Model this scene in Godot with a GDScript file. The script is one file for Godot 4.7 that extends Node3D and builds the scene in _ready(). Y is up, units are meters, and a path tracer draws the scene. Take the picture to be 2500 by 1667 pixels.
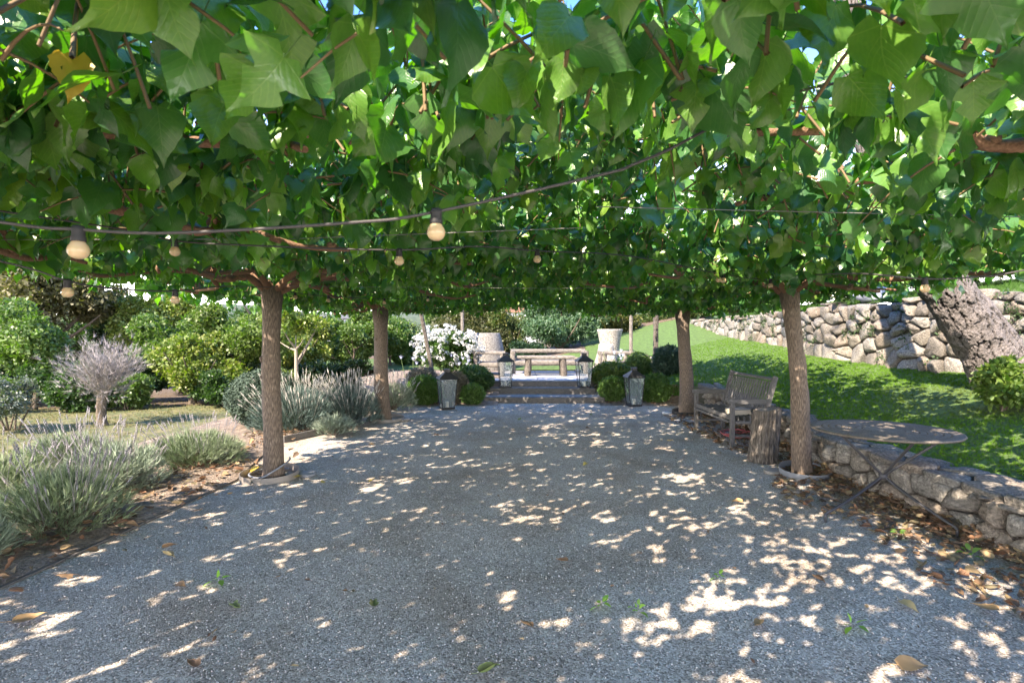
extends Node3D

# ---------------------------------------------------------------- mesh builder
class MB:
	var v := PackedVector3Array()
	var n := PackedVector3Array()
	var uv := PackedVector2Array()
	var ix := PackedInt32Array()
	var second_uv := false
	var tint := PackedColorArray()

	func vert(p: Vector3, nn := Vector3.ZERO, u := Vector2.ZERO) -> int:
		v.append(p); n.append(nn); uv.append(u)
		return v.size() - 1

	func tri(a: int, b: int, c: int) -> void:
		var g := (v[b] - v[a]).cross(v[c] - v[a])
		if g.dot(n[a] + n[b] + n[c]) > 0.0:
			ix.append(a); ix.append(c); ix.append(b)
		else:
			ix.append(a); ix.append(b); ix.append(c)

	func quad(a: int, b: int, c: int, d: int) -> void:
		tri(a, b, c); tri(a, c, d)

	func tri_out(a: int, b: int, c: int, centre: Vector3) -> void:
		var g := (v[b] - v[a]).cross(v[c] - v[a])
		if g.dot((v[a] + v[b] + v[c]) / 3.0 - centre) > 0.0:
			ix.append(a); ix.append(c); ix.append(b)
		else:
			ix.append(a); ix.append(b); ix.append(c)

	func normals(from := 0) -> void:
		for k in range(from, v.size()):
			n[k] = Vector3.ZERO
		for t in range(0, ix.size(), 3):
			var a := ix[t]
			if a < from:
				continue
			var b := ix[t + 1]
			var c := ix[t + 2]
			var g := (v[c] - v[a]).cross(v[b] - v[a])
			n[a] += g; n[b] += g; n[c] += g
		for k in range(from, v.size()):
			n[k] = n[k].normalized() if n[k].length_squared() > 1e-20 else Vector3.UP

	func box(size: Vector3, xf := Transform3D(), bev := 0.004) -> void:
		var h := size * 0.5
		bev = minf(bev, minf(h.x, minf(h.y, h.z)) * 0.6)
		var id := {}
		for cx in 2:
			for cy in 2:
				for cz in 2:
					var s := Vector3(cx * 2 - 1, cy * 2 - 1, cz * 2 - 1)
					for a in 3:
						var p := (h - Vector3.ONE * bev) * s
						p[a] = h[a] * s[a]
						var nn := Vector3.ZERO
						nn[a] = s[a]
						id[cx * 100 + cy * 10 + cz + a * 1000] = vert(xf * p, (xf.basis * nn).normalized(), Vector2(p[(a + 1) % 3], p[(a + 2) % 3]))
		var m := [100, 10, 1]
		for a in 3:
			var b := (a + 1) % 3
			var c := (a + 2) % 3
			for s in 2:
				var o: int = a * 1000 + s * m[a]
				quad(id[o], id[o + m[b]], id[o + m[b] + m[c]], id[o + m[c]])
			for sa in 2:
				for sb in 2:
					var o2: int = sa * m[a] + sb * m[b]
					quad(id[a * 1000 + o2], id[a * 1000 + o2 + m[c]], id[b * 1000 + o2 + m[c]], id[b * 1000 + o2])
		for cx in 2:
			for cy in 2:
				for cz in 2:
					var o3 := cx * 100 + cy * 10 + cz
					tri(id[o3], id[o3 + 1000], id[o3 + 2000])

	# a bar between two points, w across, t thick; up fixes its roll
	func bar(a: Vector3, b: Vector3, w: float, t: float, up := Vector3.UP, bev := 0.004) -> void:
		var y := (b - a).normalized()
		var x := up.cross(y)
		if x.length() < 0.01:
			x = Vector3.RIGHT.cross(y)
		x = x.normalized()
		box(Vector3(w, a.distance_to(b), t), Transform3D(Basis(x, y, x.cross(y)), (a + b) * 0.5), bev)

	func tube(pts: PackedVector3Array, rad: PackedFloat32Array, sides := 8, cap := true, vs := 1.0) -> void:
		var up := Vector3.UP
		var d0 := (pts[1] - pts[0]).normalized()
		if absf(d0.dot(up)) > 0.9:
			up = Vector3.RIGHT
		var x := up.cross(d0).normalized()
		var first := v.size()
		var run := 0.0
		for i in pts.size():
			var d := (pts[mini(i + 1, pts.size() - 1)] - pts[maxi(i - 1, 0)]).normalized()
			x = (x - d * x.dot(d)).normalized()
			var y := d.cross(x)
			if i > 0:
				run += pts[i].distance_to(pts[i - 1])
			for k in sides + 1:
				var a := TAU * k / sides
				var o := x * cos(a) + y * sin(a)
				vert(pts[i] + o * rad[i], o, Vector2(float(k) / sides, run * vs))
		for i in pts.size() - 1:
			for k in sides:
				var q := first + i * (sides + 1) + k
				quad(q, q + 1, q + sides + 2, q + sides + 1)
		if cap:
			for e in [0, pts.size() - 1]:
				var d2: Vector3 = (pts[0] - pts[1]).normalized() if e == 0 else (pts[e] - pts[e - 1]).normalized()
				var c := vert(pts[e], d2, Vector2(0.5, 0.5))
				var s := v.size()
				for k in sides + 1:
					var p: Vector3 = v[first + e * (sides + 1) + k]
					vert(p, d2, Vector2(0.5, 0.5))
				for k in sides:
					tri(c, s + k, s + k + 1)

	func lathe(prof: PackedVector2Array, sides: int, xf := Transform3D()) -> void:
		var first := v.size()
		for i in prof.size():
			var t := prof[mini(i + 1, prof.size() - 1)] - prof[maxi(i - 1, 0)]
			var nn := Vector2(t.y, -t.x).normalized()
			for k in sides + 1:
				var a := TAU * k / sides
				vert(xf * Vector3(prof[i].x * cos(a), prof[i].y, prof[i].x * sin(a)), (xf.basis * Vector3(nn.x * cos(a), nn.y, nn.x * sin(a))).normalized(), Vector2(float(k) / sides, prof[i].y))
		for i in prof.size() - 1:
			for k in sides:
				var q := first + i * (sides + 1) + k
				quad(q, q + 1, q + sides + 2, q + sides + 1)

	func ball(c: Vector3, r: Vector3, rings := 6, sides := 10) -> void:
		var first := v.size()
		for i in rings + 1:
			var t := PI * i / rings
			for k in sides + 1:
				var a := TAU * k / sides
				var o := Vector3(sin(t) * cos(a), cos(t), sin(t) * sin(a))
				vert(c + o * r, (o / r).normalized(), Vector2(float(k) / sides, float(i) / rings))
		for i in rings:
			for k in sides:
				var q := first + i * (sides + 1) + k
				quad(q, q + 1, q + sides + 2, q + sides + 1)

	func mesh() -> ArrayMesh:
		var a := []
		a.resize(Mesh.ARRAY_MAX)
		a[Mesh.ARRAY_VERTEX] = v
		a[Mesh.ARRAY_NORMAL] = n
		a[Mesh.ARRAY_TEX_UV] = uv
		if tint.size() == v.size() and v.size() > 0: a[Mesh.ARRAY_COLOR] = tint
		if second_uv: a[Mesh.ARRAY_TEX_UV2] = uv
		a[Mesh.ARRAY_INDEX] = ix
		var m := ArrayMesh.new()
		m.add_surface_from_arrays(Mesh.PRIMITIVE_TRIANGLES, a)
		return m

# ---------------------------------------------------------------- helpers
var rng := RandomNumberGenerator.new()
var M := {}
var used := {}
var nz := FastNoiseLite.new()

func at(x: float, y: float, depth: float) -> Vector3:      # metres right of, above and ahead of the viewer's feet
	return Vector3(x, y, -depth)

func rr(a: float, b: float) -> float:
	return rng.randf_range(a, b)

func numbered(called: String) -> String:
	var k: int = used.get(called, 0)
	used[called] = k + 1
	return called if k == 0 else "%s_%03d" % [called, k]

func tag(o: Node3D, label: String, category := "", group := "", kind := "") -> Node3D:
	if label: o.set_meta("label", label)
	if category: o.set_meta("category", category)
	if group: o.set_meta("group", group)
	if kind: o.set_meta("kind", kind)
	return o

func thing(called: String, label: String, category: String, where := Vector3.ZERO, turn := 0.0, group := "") -> Node3D:
	var o := Node3D.new()
	o.name = numbered(called)
	add_child(o)
	o.position = where
	o.rotation.y = turn
	tag(o, label, category, group)
	return o

func put(called: String, mesh: Mesh, mat: Material, parent: Node3D = self) -> MeshInstance3D:
	var o := MeshInstance3D.new()
	if parent == self:
		o.name = numbered(called)
	else:
		var c: Dictionary = parent.get_meta("c") if parent.has_meta("c") else {}
		var k: int = c.get(called, 0)
		c[called] = k + 1
		parent.set_meta("c", c)
		o.name = called if k == 0 else "%s_%03d" % [called, k]
	o.mesh = mesh
	o.material_override = mat
	parent.add_child(o, true)
	return o

func obj(called: String, mb: MB, mat: Material, parent: Node3D = self) -> MeshInstance3D:
	return put(called, mb.mesh(), mat, parent)

func struct(called: String, mb: MB, mat: Material, label := "") -> MeshInstance3D:
	var o := obj(called, mb, mat)
	tag(o, label, "", "", "structure")
	return o

func many(called: String, mesh: Mesh, mat: Material, xf: Array, cols: PackedColorArray, parent: Node3D = self, kind := "stuff") -> MultiMeshInstance3D:
	var mm := MultiMesh.new()
	mm.transform_format = MultiMesh.TRANSFORM_3D
	mm.use_colors = cols.size() > 0
	mm.mesh = mesh
	mm.instance_count = xf.size()
	for i in xf.size():
		mm.set_instance_transform(i, xf[i])
		if cols.size() > 0:
			mm.set_instance_color(i, cols[i])
	var o := MultiMeshInstance3D.new()
	o.name = numbered(called) if parent == self else called
	o.multimesh = mm
	o.material_override = mat
	parent.add_child(o, true)
	if kind: o.set_meta("kind", kind)
	return o

func copy_of(o: Node3D) -> Node3D:
	var c: Node3D = o.duplicate()
	c.name = numbered(String(o.name).rstrip("0123456789").trim_suffix("_"))
	add_child(c)
	return c

# grey noise picture, 0..255
func noise_bytes(size: int, type: int, freq: float, octaves: int, ret := -1, seed_ := 1, jitter := 1.0) -> Image:
	var f := FastNoiseLite.new()
	f.noise_type = type
	f.frequency = freq
	f.seed = seed_
	f.fractal_type = FastNoiseLite.FRACTAL_FBM if octaves > 1 else FastNoiseLite.FRACTAL_NONE
	f.fractal_octaves = octaves
	f.cellular_jitter = jitter
	if ret >= 0:
		f.cellular_return_type = ret
	var im := f.get_seamless_image(size, size)
	im.convert(Image.FORMAT_L8)
	return im

func ramp(im: Image, cols: Array) -> Image:      # colours are sRGB
	var lut := []
	for i in 256:
		var t := i / 255.0 * (cols.size() - 1)
		var k := mini(int(t), cols.size() - 2)
		var c: Color = cols[k].lerp(cols[k + 1], t - k)
		lut.append([c.r8, c.g8, c.b8])
	var d := im.get_data()
	var o := PackedByteArray()
	o.resize(d.size() * 3)
	for i in d.size():
		var e: Array = lut[d[i]]
		o[i * 3] = e[0]; o[i * 3 + 1] = e[1]; o[i * 3 + 2] = e[2]
	return Image.create_from_data(im.get_width(), im.get_height(), false, Image.FORMAT_RGB8, o)

# a times b (grey), with the share of b
func darken(a: Image, b: Image, share: float) -> Image:
	var d := a.get_data()
	var e := b.get_data()
	for i in e.size():
		var k := 1.0 - share + share * e[i] / 170.0
		for c in 3:
			d[i * 3 + c] = clampi(int(d[i * 3 + c] * k), 0, 255)
	return Image.create_from_data(a.get_width(), a.get_height(), false, Image.FORMAT_RGB8, d)

func tex(im: Image) -> ImageTexture:
	return ImageTexture.create_from_image(im)

func mat(rough: float, c := Color.WHITE) -> StandardMaterial3D:
	var m := StandardMaterial3D.new()
	m.albedo_color = c
	m.roughness = rough
	return m

func lin(r: float, g: float, b: float) -> Color:
	return Color(r, g, b).linear_to_srgb()

# surface with colour picture and relief, laid by the three planes
func tri_mat(rough: float, albedo: Image, relief: Image, scale: Vector3, relief_cm: float, tint := Color.WHITE, world := false) -> StandardMaterial3D:
	var m := mat(rough, tint)
	m.albedo_texture = tex(albedo)
	m.uv1_triplanar = true
	m.uv1_world_triplanar = world
	m.uv1_scale = scale
	if relief:
		m.heightmap_enabled = true
		m.heightmap_texture = tex(relief)
		m.heightmap_scale = relief_cm
	return m

func leaf_mat(c: Color, rough := 0.5, back := Color(0.7, 0.9, 0.25)) -> StandardMaterial3D:
	var m := mat(rough, c)
	m.vertex_color_use_as_albedo = true
	m.backlight_enabled = true
	m.backlight = back
	return m

func bezier(a: Vector3, b: Vector3, c: Vector3, k: int) -> PackedVector3Array:
	var o := PackedVector3Array()
	for i in k + 1:
		var t := float(i) / k
		o.append(a.lerp(b, t).lerp(b.lerp(c, t), t))
	return o

func taper(a: float, b: float, k: int) -> PackedFloat32Array:
	var o := PackedFloat32Array()
	for i in k + 1:
		o.append(lerpf(a, b, float(i) / k))
	return o

func smooth_path(p: Array, step := 6) -> PackedVector3Array:
	var o := PackedVector3Array()
	for i in p.size() - 1:
		var a: Vector3 = p[maxi(i - 1, 0)]
		var b: Vector3 = p[i]
		var c: Vector3 = p[i + 1]
		var d: Vector3 = p[mini(i + 2, p.size() - 1)]
		for k in step:
			o.append(b.cubic_interpolate(c, a, d, float(k) / step))
	o.append(p[p.size() - 1])
	return o

func basis_yz(y: Vector3, z: Vector3) -> Basis:   # y along, z as near the given one as can be
	y = y.normalized()
	z = z - y * z.dot(y)
	if z.length() < 0.01:
		z = Vector3.RIGHT - y * y.x
	z = z.normalized()
	return Basis(y.cross(z), y, z)

func rand_dir() -> Vector3:
	var z := rr(-1, 1)
	var a := rr(0, TAU)
	var s := sqrt(1 - z * z)
	return Vector3(s * cos(a), z, s * sin(a))

# ---------------------------------------------------------------- leaf shapes
# petiole at the origin, tip towards +Y, upper face +Z, one long
func leaf_mesh(ws: Array, rows: int, fold: float, droop: float, wave: float, serr: float, petiole: bool, twist := 0.0) -> ArrayMesh:
	var b := MB.new()
	var cols := 4
	for r in rows + 1:
		var t := float(r) / rows
		var f := t * (ws.size() - 1)
		var k := mini(int(f), ws.size() - 2)
		var w: float = lerpf(ws[k], ws[k + 1], f - k)
		for c in cols + 1:
			var s := c * 2.0 / cols - 1.0
			var base := 0.0
			if absf(s) > 0.9: base = 0.03
			elif absf(s) > 0.1: base = -0.12
			var x := s * w
			if absf(s) > 0.9:
				x *= 1.0 + (serr if r % 2 == 0 else -serr)
			var y := lerpf(base, 1.0, t)
			var z := absf(x) * fold - droop * y * y + wave * sin(y * 9.0 + s * 2.0) * absf(s)
			var tw := twist * y
			b.vert(Vector3(x * cos(tw) - z * sin(tw), y, z * cos(tw) + x * sin(tw)), Vector3(0, 0, 1), Vector2(0.5 + x * 0.9, 1.0 - (y + 0.15) / 1.16))
	for r in rows:
		for c in cols:
			var q := r * (cols + 1) + c
			b.quad(q, q + 1, q + cols + 2, q + cols + 1)
	b.normals()
	if petiole:
		b.tube(PackedVector3Array([Vector3(0, -0.36, 0.1), Vector3(0, -0.15, 0.03), Vector3(0, 0.02, 0.0)]), PackedFloat32Array([0.011, 0.010, 0.008]), 4, false)
	return b.mesh()

const HEART := [0.29, 0.37, 0.405, 0.41, 0.39, 0.355, 0.31, 0.25, 0.185, 0.115, 0.055, 0.025, 0.0]
const BROAD := [0.36, 0.44, 0.48, 0.485, 0.465, 0.43, 0.375, 0.305, 0.22, 0.13, 0.055, 0.02, 0.0]
const LOBED := [0.34, 0.44, 0.49, 0.47, 0.32, 0.24, 0.31, 0.32, 0.25, 0.15, 0.07, 0.025, 0.0]
const LOBED2 := [0.34, 0.46, 0.54, 0.46, 0.22, 0.20, 0.33, 0.30, 0.20, 0.12, 0.06, 0.02, 0.0]

func vein_picture() -> Array:
	var w := 224
	var h := 288
	var alb := Image.create(w, h, false, Image.FORMAT_RGB8)
	var bump := Image.create(w, h, false, Image.FORMAT_L8)
	var f := FastNoiseLite.new()
	f.frequency = 0.03
	f.seed = 4
	f.fractal_octaves = 3
	for j in h:
		for i in w:
			var x := (float(i) / w - 0.5) / 0.9
			var y := (1.0 - float(j) / h) * 1.16 - 0.15
			var ax := absf(x)
			var d := ax / (0.008 * (1.15 - y))             # midrib
			var best := 1e9
			for k in 6:
				var y0 := k * 0.125
				var slope := 1.25 - k * 0.05 if k > 0 else 0.35
				if k == 0:
					best = minf(best, absf(y - ax * slope) / 0.006)
				else:
					best = minf(best, absf(y - y0 - ax * slope - ax * ax * 0.5) / 0.005)
			var v := clampf(1.0 - minf(d, best) * 0.5, 0.0, 1.0)
			# finer net between the side veins
			var ph := (y - ax * 1.2) * 8.0
			var quilt := absf(sin(ph * PI))
			var fine := 0.5 + 0.5 * sin(ax * 90.0 + sin(y * 50.0))
			var g := f.get_noise_2d(i, j)
			var base := lin(0.165, 0.335, 0.062).lerp(lin(0.125, 0.285, 0.055), fine * 0.3 + g * 0.5 + 0.3)
			var c := base.lerp(lin(0.32, 0.44, 0.13), v * 0.6)
			alb.set_pixel(i, j, c)
			var hh := 0.35 + 0.25 * quilt + fine * 0.05 - v * 0.3 + g * 0.3
			bump.set_pixel(i, j, Color(hh, hh, hh))
	return [alb, bump]

# a sprig of several small leaves, one unit across
func sprig_mesh(k: int, lw: float, seed_: int, droop := 0.1) -> ArrayMesh:
	rng.seed = seed_
	var b := MB.new()
	for i in k:
		var a := TAU * i / k + rr(-0.5, 0.5)
		var el := rr(-0.5, 0.9)
		var d := Vector3(cos(a) * cos(el), sin(el), sin(a) * cos(el))
		var o := d * rr(0.05, 0.35) + rand_dir() * 0.12
		var bs := basis_yz(d + rand_dir() * 0.35, Vector3.UP + rand_dir() * 0.7)
		var l := rr(0.5, 0.75)
		var s := b.v.size()
		var xf := Transform3D(bs.scaled_local(Vector3(l, l, l)), o)
		for p in [Vector3(0, 0, 0), Vector3(-lw, 0.35, 0.08), Vector3(-lw * 0.8, 0.68, 0.02), Vector3(0, 1.0, -droop), Vector3(lw * 0.8, 0.68, 0.02), Vector3(lw, 0.35, 0.08), Vector3(0, 0.5, 0)]:
			b.vert(xf * p, bs.z)
		for q in 6:
			b.tri(s + 6, s + q, s + (q + 1) % 6)
	return b.mesh()

# thin upright blades springing from one point, one unit tall
func tuft_mesh(k: int, width: float, spread: float, seed_: int, bend := 0.3) -> ArrayMesh:
	rng.seed = seed_
	var b := MB.new()
	for i in k:
		var a := rr(0, TAU)
		var out := Vector3(cos(a), 0, sin(a))
		var side := Vector3(-sin(a), 0, cos(a))
		var h := rr(0.6, 1.0)
		var sp := rr(0.2, 1.0) * spread
		var root := rand_dir() * Vector3(0.1, 0, 0.1)
		var s := b.v.size()
		for j in 4:
			var t := j / 3.0
			var c := root + out * (sp * t + bend * sp * t * t) + Vector3.UP * h * (t - 0.15 * spread * t * t)
			var w := width * (1.0 - t * 0.95) * 0.5
			b.vert(c - side * w, out + Vector3.UP * 0.3)
			b.vert(c + side * w, out + Vector3.UP * 0.3)
		for j in 3:
			b.quad(s + j * 2, s + j * 2 + 1, s + j * 2 + 3, s + j * 2 + 2)
	return b.mesh()

func rock_mesh(seed_: int, rough := 0.25) -> ArrayMesh:
	rng.seed = seed_
	var b := MB.new()
	var t := (1.0 + sqrt(5.0)) / 2.0
	var pts := []
	for s1 in [-1.0, 1.0]:
		for s2 in [-1.0, 1.0]:
			pts.append(Vector3(0, s1, s2 * t)); pts.append(Vector3(s1, s2 * t, 0)); pts.append(Vector3(s2 * t, 0, s1))
	for p in pts:
		b.vert(p.normalized() * 0.5 * rr(1.0 - rough, 1.0 + rough) * Vector3(1, 0.75, 0.9))
	for i in 12:
		for j in range(i + 1, 12):
			for k in range(j + 1, 12):
				if pts[i].distance_to(pts[j]) < 2.1 and pts[j].distance_to(pts[k]) < 2.1 and pts[i].distance_to(pts[k]) < 2.1:
					b.tri_out(i, j, k, Vector3.ZERO)
	b.normals()
	return b.mesh()

# ---------------------------------------------------------------- materials
func make_materials() -> void:
	var fbm := noise_bytes(512, FastNoiseLite.TYPE_SIMPLEX_SMOOTH, 0.012, 5, -1, 3)
	var fine := noise_bytes(512, FastNoiseLite.TYPE_SIMPLEX_SMOOTH, 0.06, 4, -1, 8)
	var cells := noise_bytes(1024, FastNoiseLite.TYPE_CELLULAR, 0.105, 1, FastNoiseLite.RETURN_CELL_VALUE, 5)
	var cell_d := noise_bytes(1024, FastNoiseLite.TYPE_CELLULAR, 0.105, 1, FastNoiseLite.RETURN_DISTANCE, 5)
	M.fbm = fbm
	# gravel: crushed pale stone
	var g := mat(0.95)
	g.albedo_texture = tex(darken(ramp(cells, [lin(0.155, 0.134, 0.113), lin(0.315, 0.276, 0.236), lin(0.42, 0.372, 0.322), lin(0.49, 0.436, 0.38), lin(0.72, 0.66, 0.59)]), noise_bytes(1024, FastNoiseLite.TYPE_SIMPLEX_SMOOTH, 0.006, 4, -1, 21), 0.06))
	g.heightmap_enabled = true
	cell_d.adjust_bcs(1.0, 1.0, 1.0)
	g.heightmap_texture = tex(cell_d)
	g.heightmap_scale = -0.3
	g.detail_enabled = true
	g.detail_blend_mode = BaseMaterial3D.BLEND_MODE_MUL
	g.detail_uv_layer = BaseMaterial3D.DETAIL_UV_2
	g.detail_albedo = tex(ramp(noise_bytes(512, FastNoiseLite.TYPE_SIMPLEX_SMOOTH, 0.011, 6, -1, 57), [Color(0.84, 0.80, 0.75), Color(0.93, 0.91, 0.89), Color(1, 1, 1), Color(0.97, 0.97, 0.98)]))
	g.uv2_scale = Vector3(1.0 / 7.3, 1.0 / 7.3, 1)
	g.uv1_scale = Vector3(1.0 / 0.95, 1.0 / 0.95, 1)
	M.gravel = g
	var soil := ramp(fine, [lin(0.04, 0.028, 0.018), lin(0.11, 0.08, 0.055), lin(0.2, 0.15, 0.11)])
	M.soil = tri_mat(1.0, soil, fine, Vector3(0.7, 0.7, 0.7), 3.0, Color.WHITE, true)
	M.bed = tri_mat(1.0, darken(ramp(fine, [lin(0.14, 0.10, 0.072), lin(0.25, 0.195, 0.15), lin(0.36, 0.29, 0.235)]), fbm, 0.4), fine, Vector3(0.9, 0.9, 0.9), 2.0, Color.WHITE, true)
	M.lawn = tri_mat(1.0, darken(ramp(fine, [lin(0.045, 0.08, 0.016), lin(0.075, 0.135, 0.025), lin(0.11, 0.17, 0.036)]), fbm, 0.3), fine, Vector3(0.8, 0.8, 0.8), 2.0, Color.WHITE, true)
	M.dry_lawn = tri_mat(1.0, darken(ramp(fbm, [lin(0.07, 0.1, 0.03), lin(0.13, 0.13, 0.05), lin(0.22, 0.18, 0.09)]), fine, 0.4), fine, Vector3(0.35, 0.35, 0.35), 2.0, Color.WHITE, true)
	M.field = tri_mat(1.0, ramp(fbm, [lin(0.05, 0.07, 0.03), lin(0.1, 0.1, 0.05), lin(0.13, 0.11, 0.07)]), null, Vector3(0.1, 0.1, 0.1), 0, Color.WHITE, true)
	M.hill = tri_mat(1.0, ramp(fbm, [lin(0.02, 0.035, 0.02), lin(0.05, 0.07, 0.035), lin(0.09, 0.1, 0.06)]), null, Vector3(0.02, 0.02, 0.02), 0, Color.WHITE, true)
	# stones: four tones
	var spots := noise_bytes(512, FastNoiseLite.TYPE_SIMPLEX_SMOOTH, 0.02, 5, -1, 31)
	var lichen := noise_bytes(512, FastNoiseLite.TYPE_SIMPLEX_SMOOTH, 0.035, 3, -1, 37)
	M.stone = []
	for c in [[0.27, 0.24, 0.20], [0.235, 0.22, 0.195], [0.31, 0.285, 0.25], [0.19, 0.17, 0.145], [0.27, 0.225, 0.18]]:
		var im := darken(ramp(spots, [lin(c[0] * 0.4, c[1] * 0.4, c[2] * 0.4), lin(c[0] * 0.85, c[1] * 0.85, c[2] * 0.85), lin(c[0], c[1], c[2]), lin(c[0] * 1.35, c[1] * 1.35, c[2] * 1.4)]), lichen, 0.45)
		var sm := tri_mat(0.95, im, fine, Vector3(1.7, 1.7, 1.7), 1.1, Color.WHITE, true)
		M.stone.append(sm)
	M.core = tri_mat(1.0, ramp(fine, [lin(0.03, 0.025, 0.02), lin(0.09, 0.075, 0.06), lin(0.14, 0.12, 0.1)]), fine, Vector3(2, 2, 2), 1.0, Color.WHITE, true)
	# bark
	var streak := noise_bytes(512, FastNoiseLite.TYPE_SIMPLEX_SMOOTH, 0.03, 5, -1, 44)
	M.bark = tri_mat(0.95, darken(ramp(streak, [lin(0.07, 0.05, 0.037), lin(0.175, 0.128, 0.093), lin(0.235, 0.18, 0.138), lin(0.37, 0.31, 0.255)]), lichen, 0.6), streak, Vector3(8, 0.7, 8), 0.5)
	M.limb = tri_mat(0.85, ramp(streak, [lin(0.09, 0.05, 0.03), lin(0.2, 0.11, 0.062), lin(0.30, 0.19, 0.125)]), streak, Vector3(5, 5, 5), 0.3, Color.WHITE, true)
	M.twig = mat(0.8, lin(0.17, 0.115, 0.055))
	M.old_bark = tri_mat(1.0, ramp(streak, [lin(0.05, 0.04, 0.03), lin(0.14, 0.11, 0.08), lin(0.22, 0.18, 0.14)]), streak, Vector3(4, 1.5, 4), 1.5, Color.WHITE, true)
	M.pale_bark = tri_mat(1.0, ramp(streak, [lin(0.16, 0.13, 0.1), lin(0.3, 0.26, 0.21), lin(0.42, 0.38, 0.32)]), streak, Vector3(4, 1.5, 4), 0.6, Color.WHITE, true)
	M.pine_bark = tri_mat(1.0, darken(ramp(spots, [lin(0.08, 0.068, 0.062), lin(0.19, 0.168, 0.16), lin(0.26, 0.235, 0.228), lin(0.34, 0.315, 0.312)]), fine, 0.5), fine, Vector3(2.2, 2.2, 2.2), 2.0, Color.WHITE, true)
	M.pine_bark.vertex_color_use_as_albedo = true
	# weathered wood, grain along each axis
	var grain := darken(ramp(streak, [lin(0.04, 0.038, 0.036), lin(0.108, 0.101, 0.096), lin(0.16, 0.152, 0.145), lin(0.25, 0.24, 0.23)]), fine, 0.25)
	M.wood_x = tri_mat(0.95, grain, streak, Vector3(0.5, 9, 9), 0.4)
	M.wood_y = tri_mat(0.95, grain, streak, Vector3(9, 0.5, 9), 0.4)
	M.wood_z = tri_mat(0.95, grain, streak, Vector3(9, 9, 0.5), 0.4)
	var pale := darken(ramp(streak, [lin(0.08, 0.065, 0.05), lin(0.2, 0.175, 0.15), lin(0.29, 0.26, 0.23), lin(0.4, 0.37, 0.335)]), spots, 0.4)
	M.log_x = tri_mat(1.0, pale, streak, Vector3(0.6, 6, 6), 1.2)
	M.log_y = tri_mat(1.0, pale, streak, Vector3(6, 0.6, 6), 1.2)
	M.log_z = tri_mat(1.0, pale, streak, Vector3(6, 6, 0.6), 1.2)
	M.stump = tri_mat(1.0, darken(ramp(streak, [lin(0.045, 0.036, 0.03), lin(0.13, 0.11, 0.092), lin(0.205, 0.178, 0.155), lin(0.33, 0.30, 0.27)]), spots, 0.4), streak, Vector3(6, 0.7, 6), 2.5)
	M.concrete = tri_mat(0.95, darken(ramp(fbm, [lin(0.2, 0.19, 0.175), lin(0.28, 0.265, 0.245), lin(0.36, 0.345, 0.325)]), fine, 0.4), fine, Vector3(1, 1, 1), 0.4, Color.WHITE, true)
	M.paving = tri_mat(0.9, darken(ramp(fbm, [lin(0.34, 0.33, 0.32), lin(0.42, 0.41, 0.4), lin(0.48, 0.47, 0.46)]), fine, 0.25), fine, Vector3(1, 1, 1), 0.2, Color.WHITE, true)
	M.clay = tri_mat(0.95, darken(ramp(spots, [lin(0.2, 0.17, 0.13), lin(0.36, 0.33, 0.28), lin(0.48, 0.45, 0.4), lin(0.58, 0.55, 0.5)]), lichen, 0.6), fine, Vector3(1.2, 1.2, 1.2), 0.6)
	M.old_clay = tri_mat(0.95, darken(ramp(spots, [lin(0.08, 0.07, 0.06), lin(0.2, 0.185, 0.165), lin(0.29, 0.27, 0.24), lin(0.4, 0.38, 0.35)]), lichen, 0.5), fine, Vector3(1.2, 1.2, 1.2), 0.8)
	M.black_metal = mat(0.5, lin(0.02, 0.02, 0.022))
	M.black_metal.metallic = 0.3
	M.roof_metal = tri_mat(0.45, ramp(fbm, [lin(0.012, 0.012, 0.013), lin(0.028, 0.028, 0.03)]), null, Vector3(2, 2, 2), 0)
	M.dark_steel = tri_mat(0.5, ramp(fine, [lin(0.02, 0.02, 0.024), lin(0.045, 0.045, 0.05), lin(0.08, 0.078, 0.08)]), null, Vector3(3, 3, 3), 0)
	M.table_metal = tri_mat(0.6, darken(ramp(fbm, [lin(0.085, 0.068, 0.054), lin(0.135, 0.112, 0.09), lin(0.18, 0.155, 0.13)]), fine, 0.35), null, Vector3(1.5, 1.5, 1.5), 0)
	var glass := mat(0.18, Color(0.5, 0.56, 0.58, 0.32))
	glass.transparency = BaseMaterial3D.TRANSPARENCY_ALPHA
	M.glass = glass
	M.rubber = mat(0.7, lin(0.018, 0.018, 0.02))
	M.cable = mat(0.6, lin(0.045, 0.04, 0.04))
	M.bulb = mat(0.25, lin(0.50, 0.38, 0.22))
	M.bulb.subsurf_scatter_enabled = true
	M.bulb.subsurf_scatter_strength = 0.2
	M.wire = mat(0.4, lin(0.2, 0.19, 0.18))
	M.grey_plastic = mat(0.6, lin(0.17, 0.18, 0.2))
	M.pale_plastic = mat(0.6, lin(0.24, 0.215, 0.19))
	M.white_wall = tri_mat(0.9, ramp(fbm, [lin(0.45, 0.45, 0.46), lin(0.55, 0.55, 0.55)]), null, Vector3(0.3, 0.3, 0.3), 0)
	M.roof_tile = tri_mat(0.9, ramp(fine, [lin(0.2, 0.09, 0.06), lin(0.36, 0.18, 0.12), lin(0.45, 0.27, 0.2)]), null, Vector3(1, 1, 1), 0)
	M.pane = mat(0.1, lin(0.04, 0.05, 0.06))
	# big leaves
	var vp := vein_picture()
	M.leaf = []
	var tints := [[1.0, 1.0, 1.0], [0.52, 0.68, 1.0], [1.3, 1.12, 0.8], [0.36, 0.52, 0.9], [1.15, 1.2, 1.0], [0.72, 0.88, 1.15]]
	var vt := tex(vp[0])
	var vb := tex(vp[1])
	M.tints = tints
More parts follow.
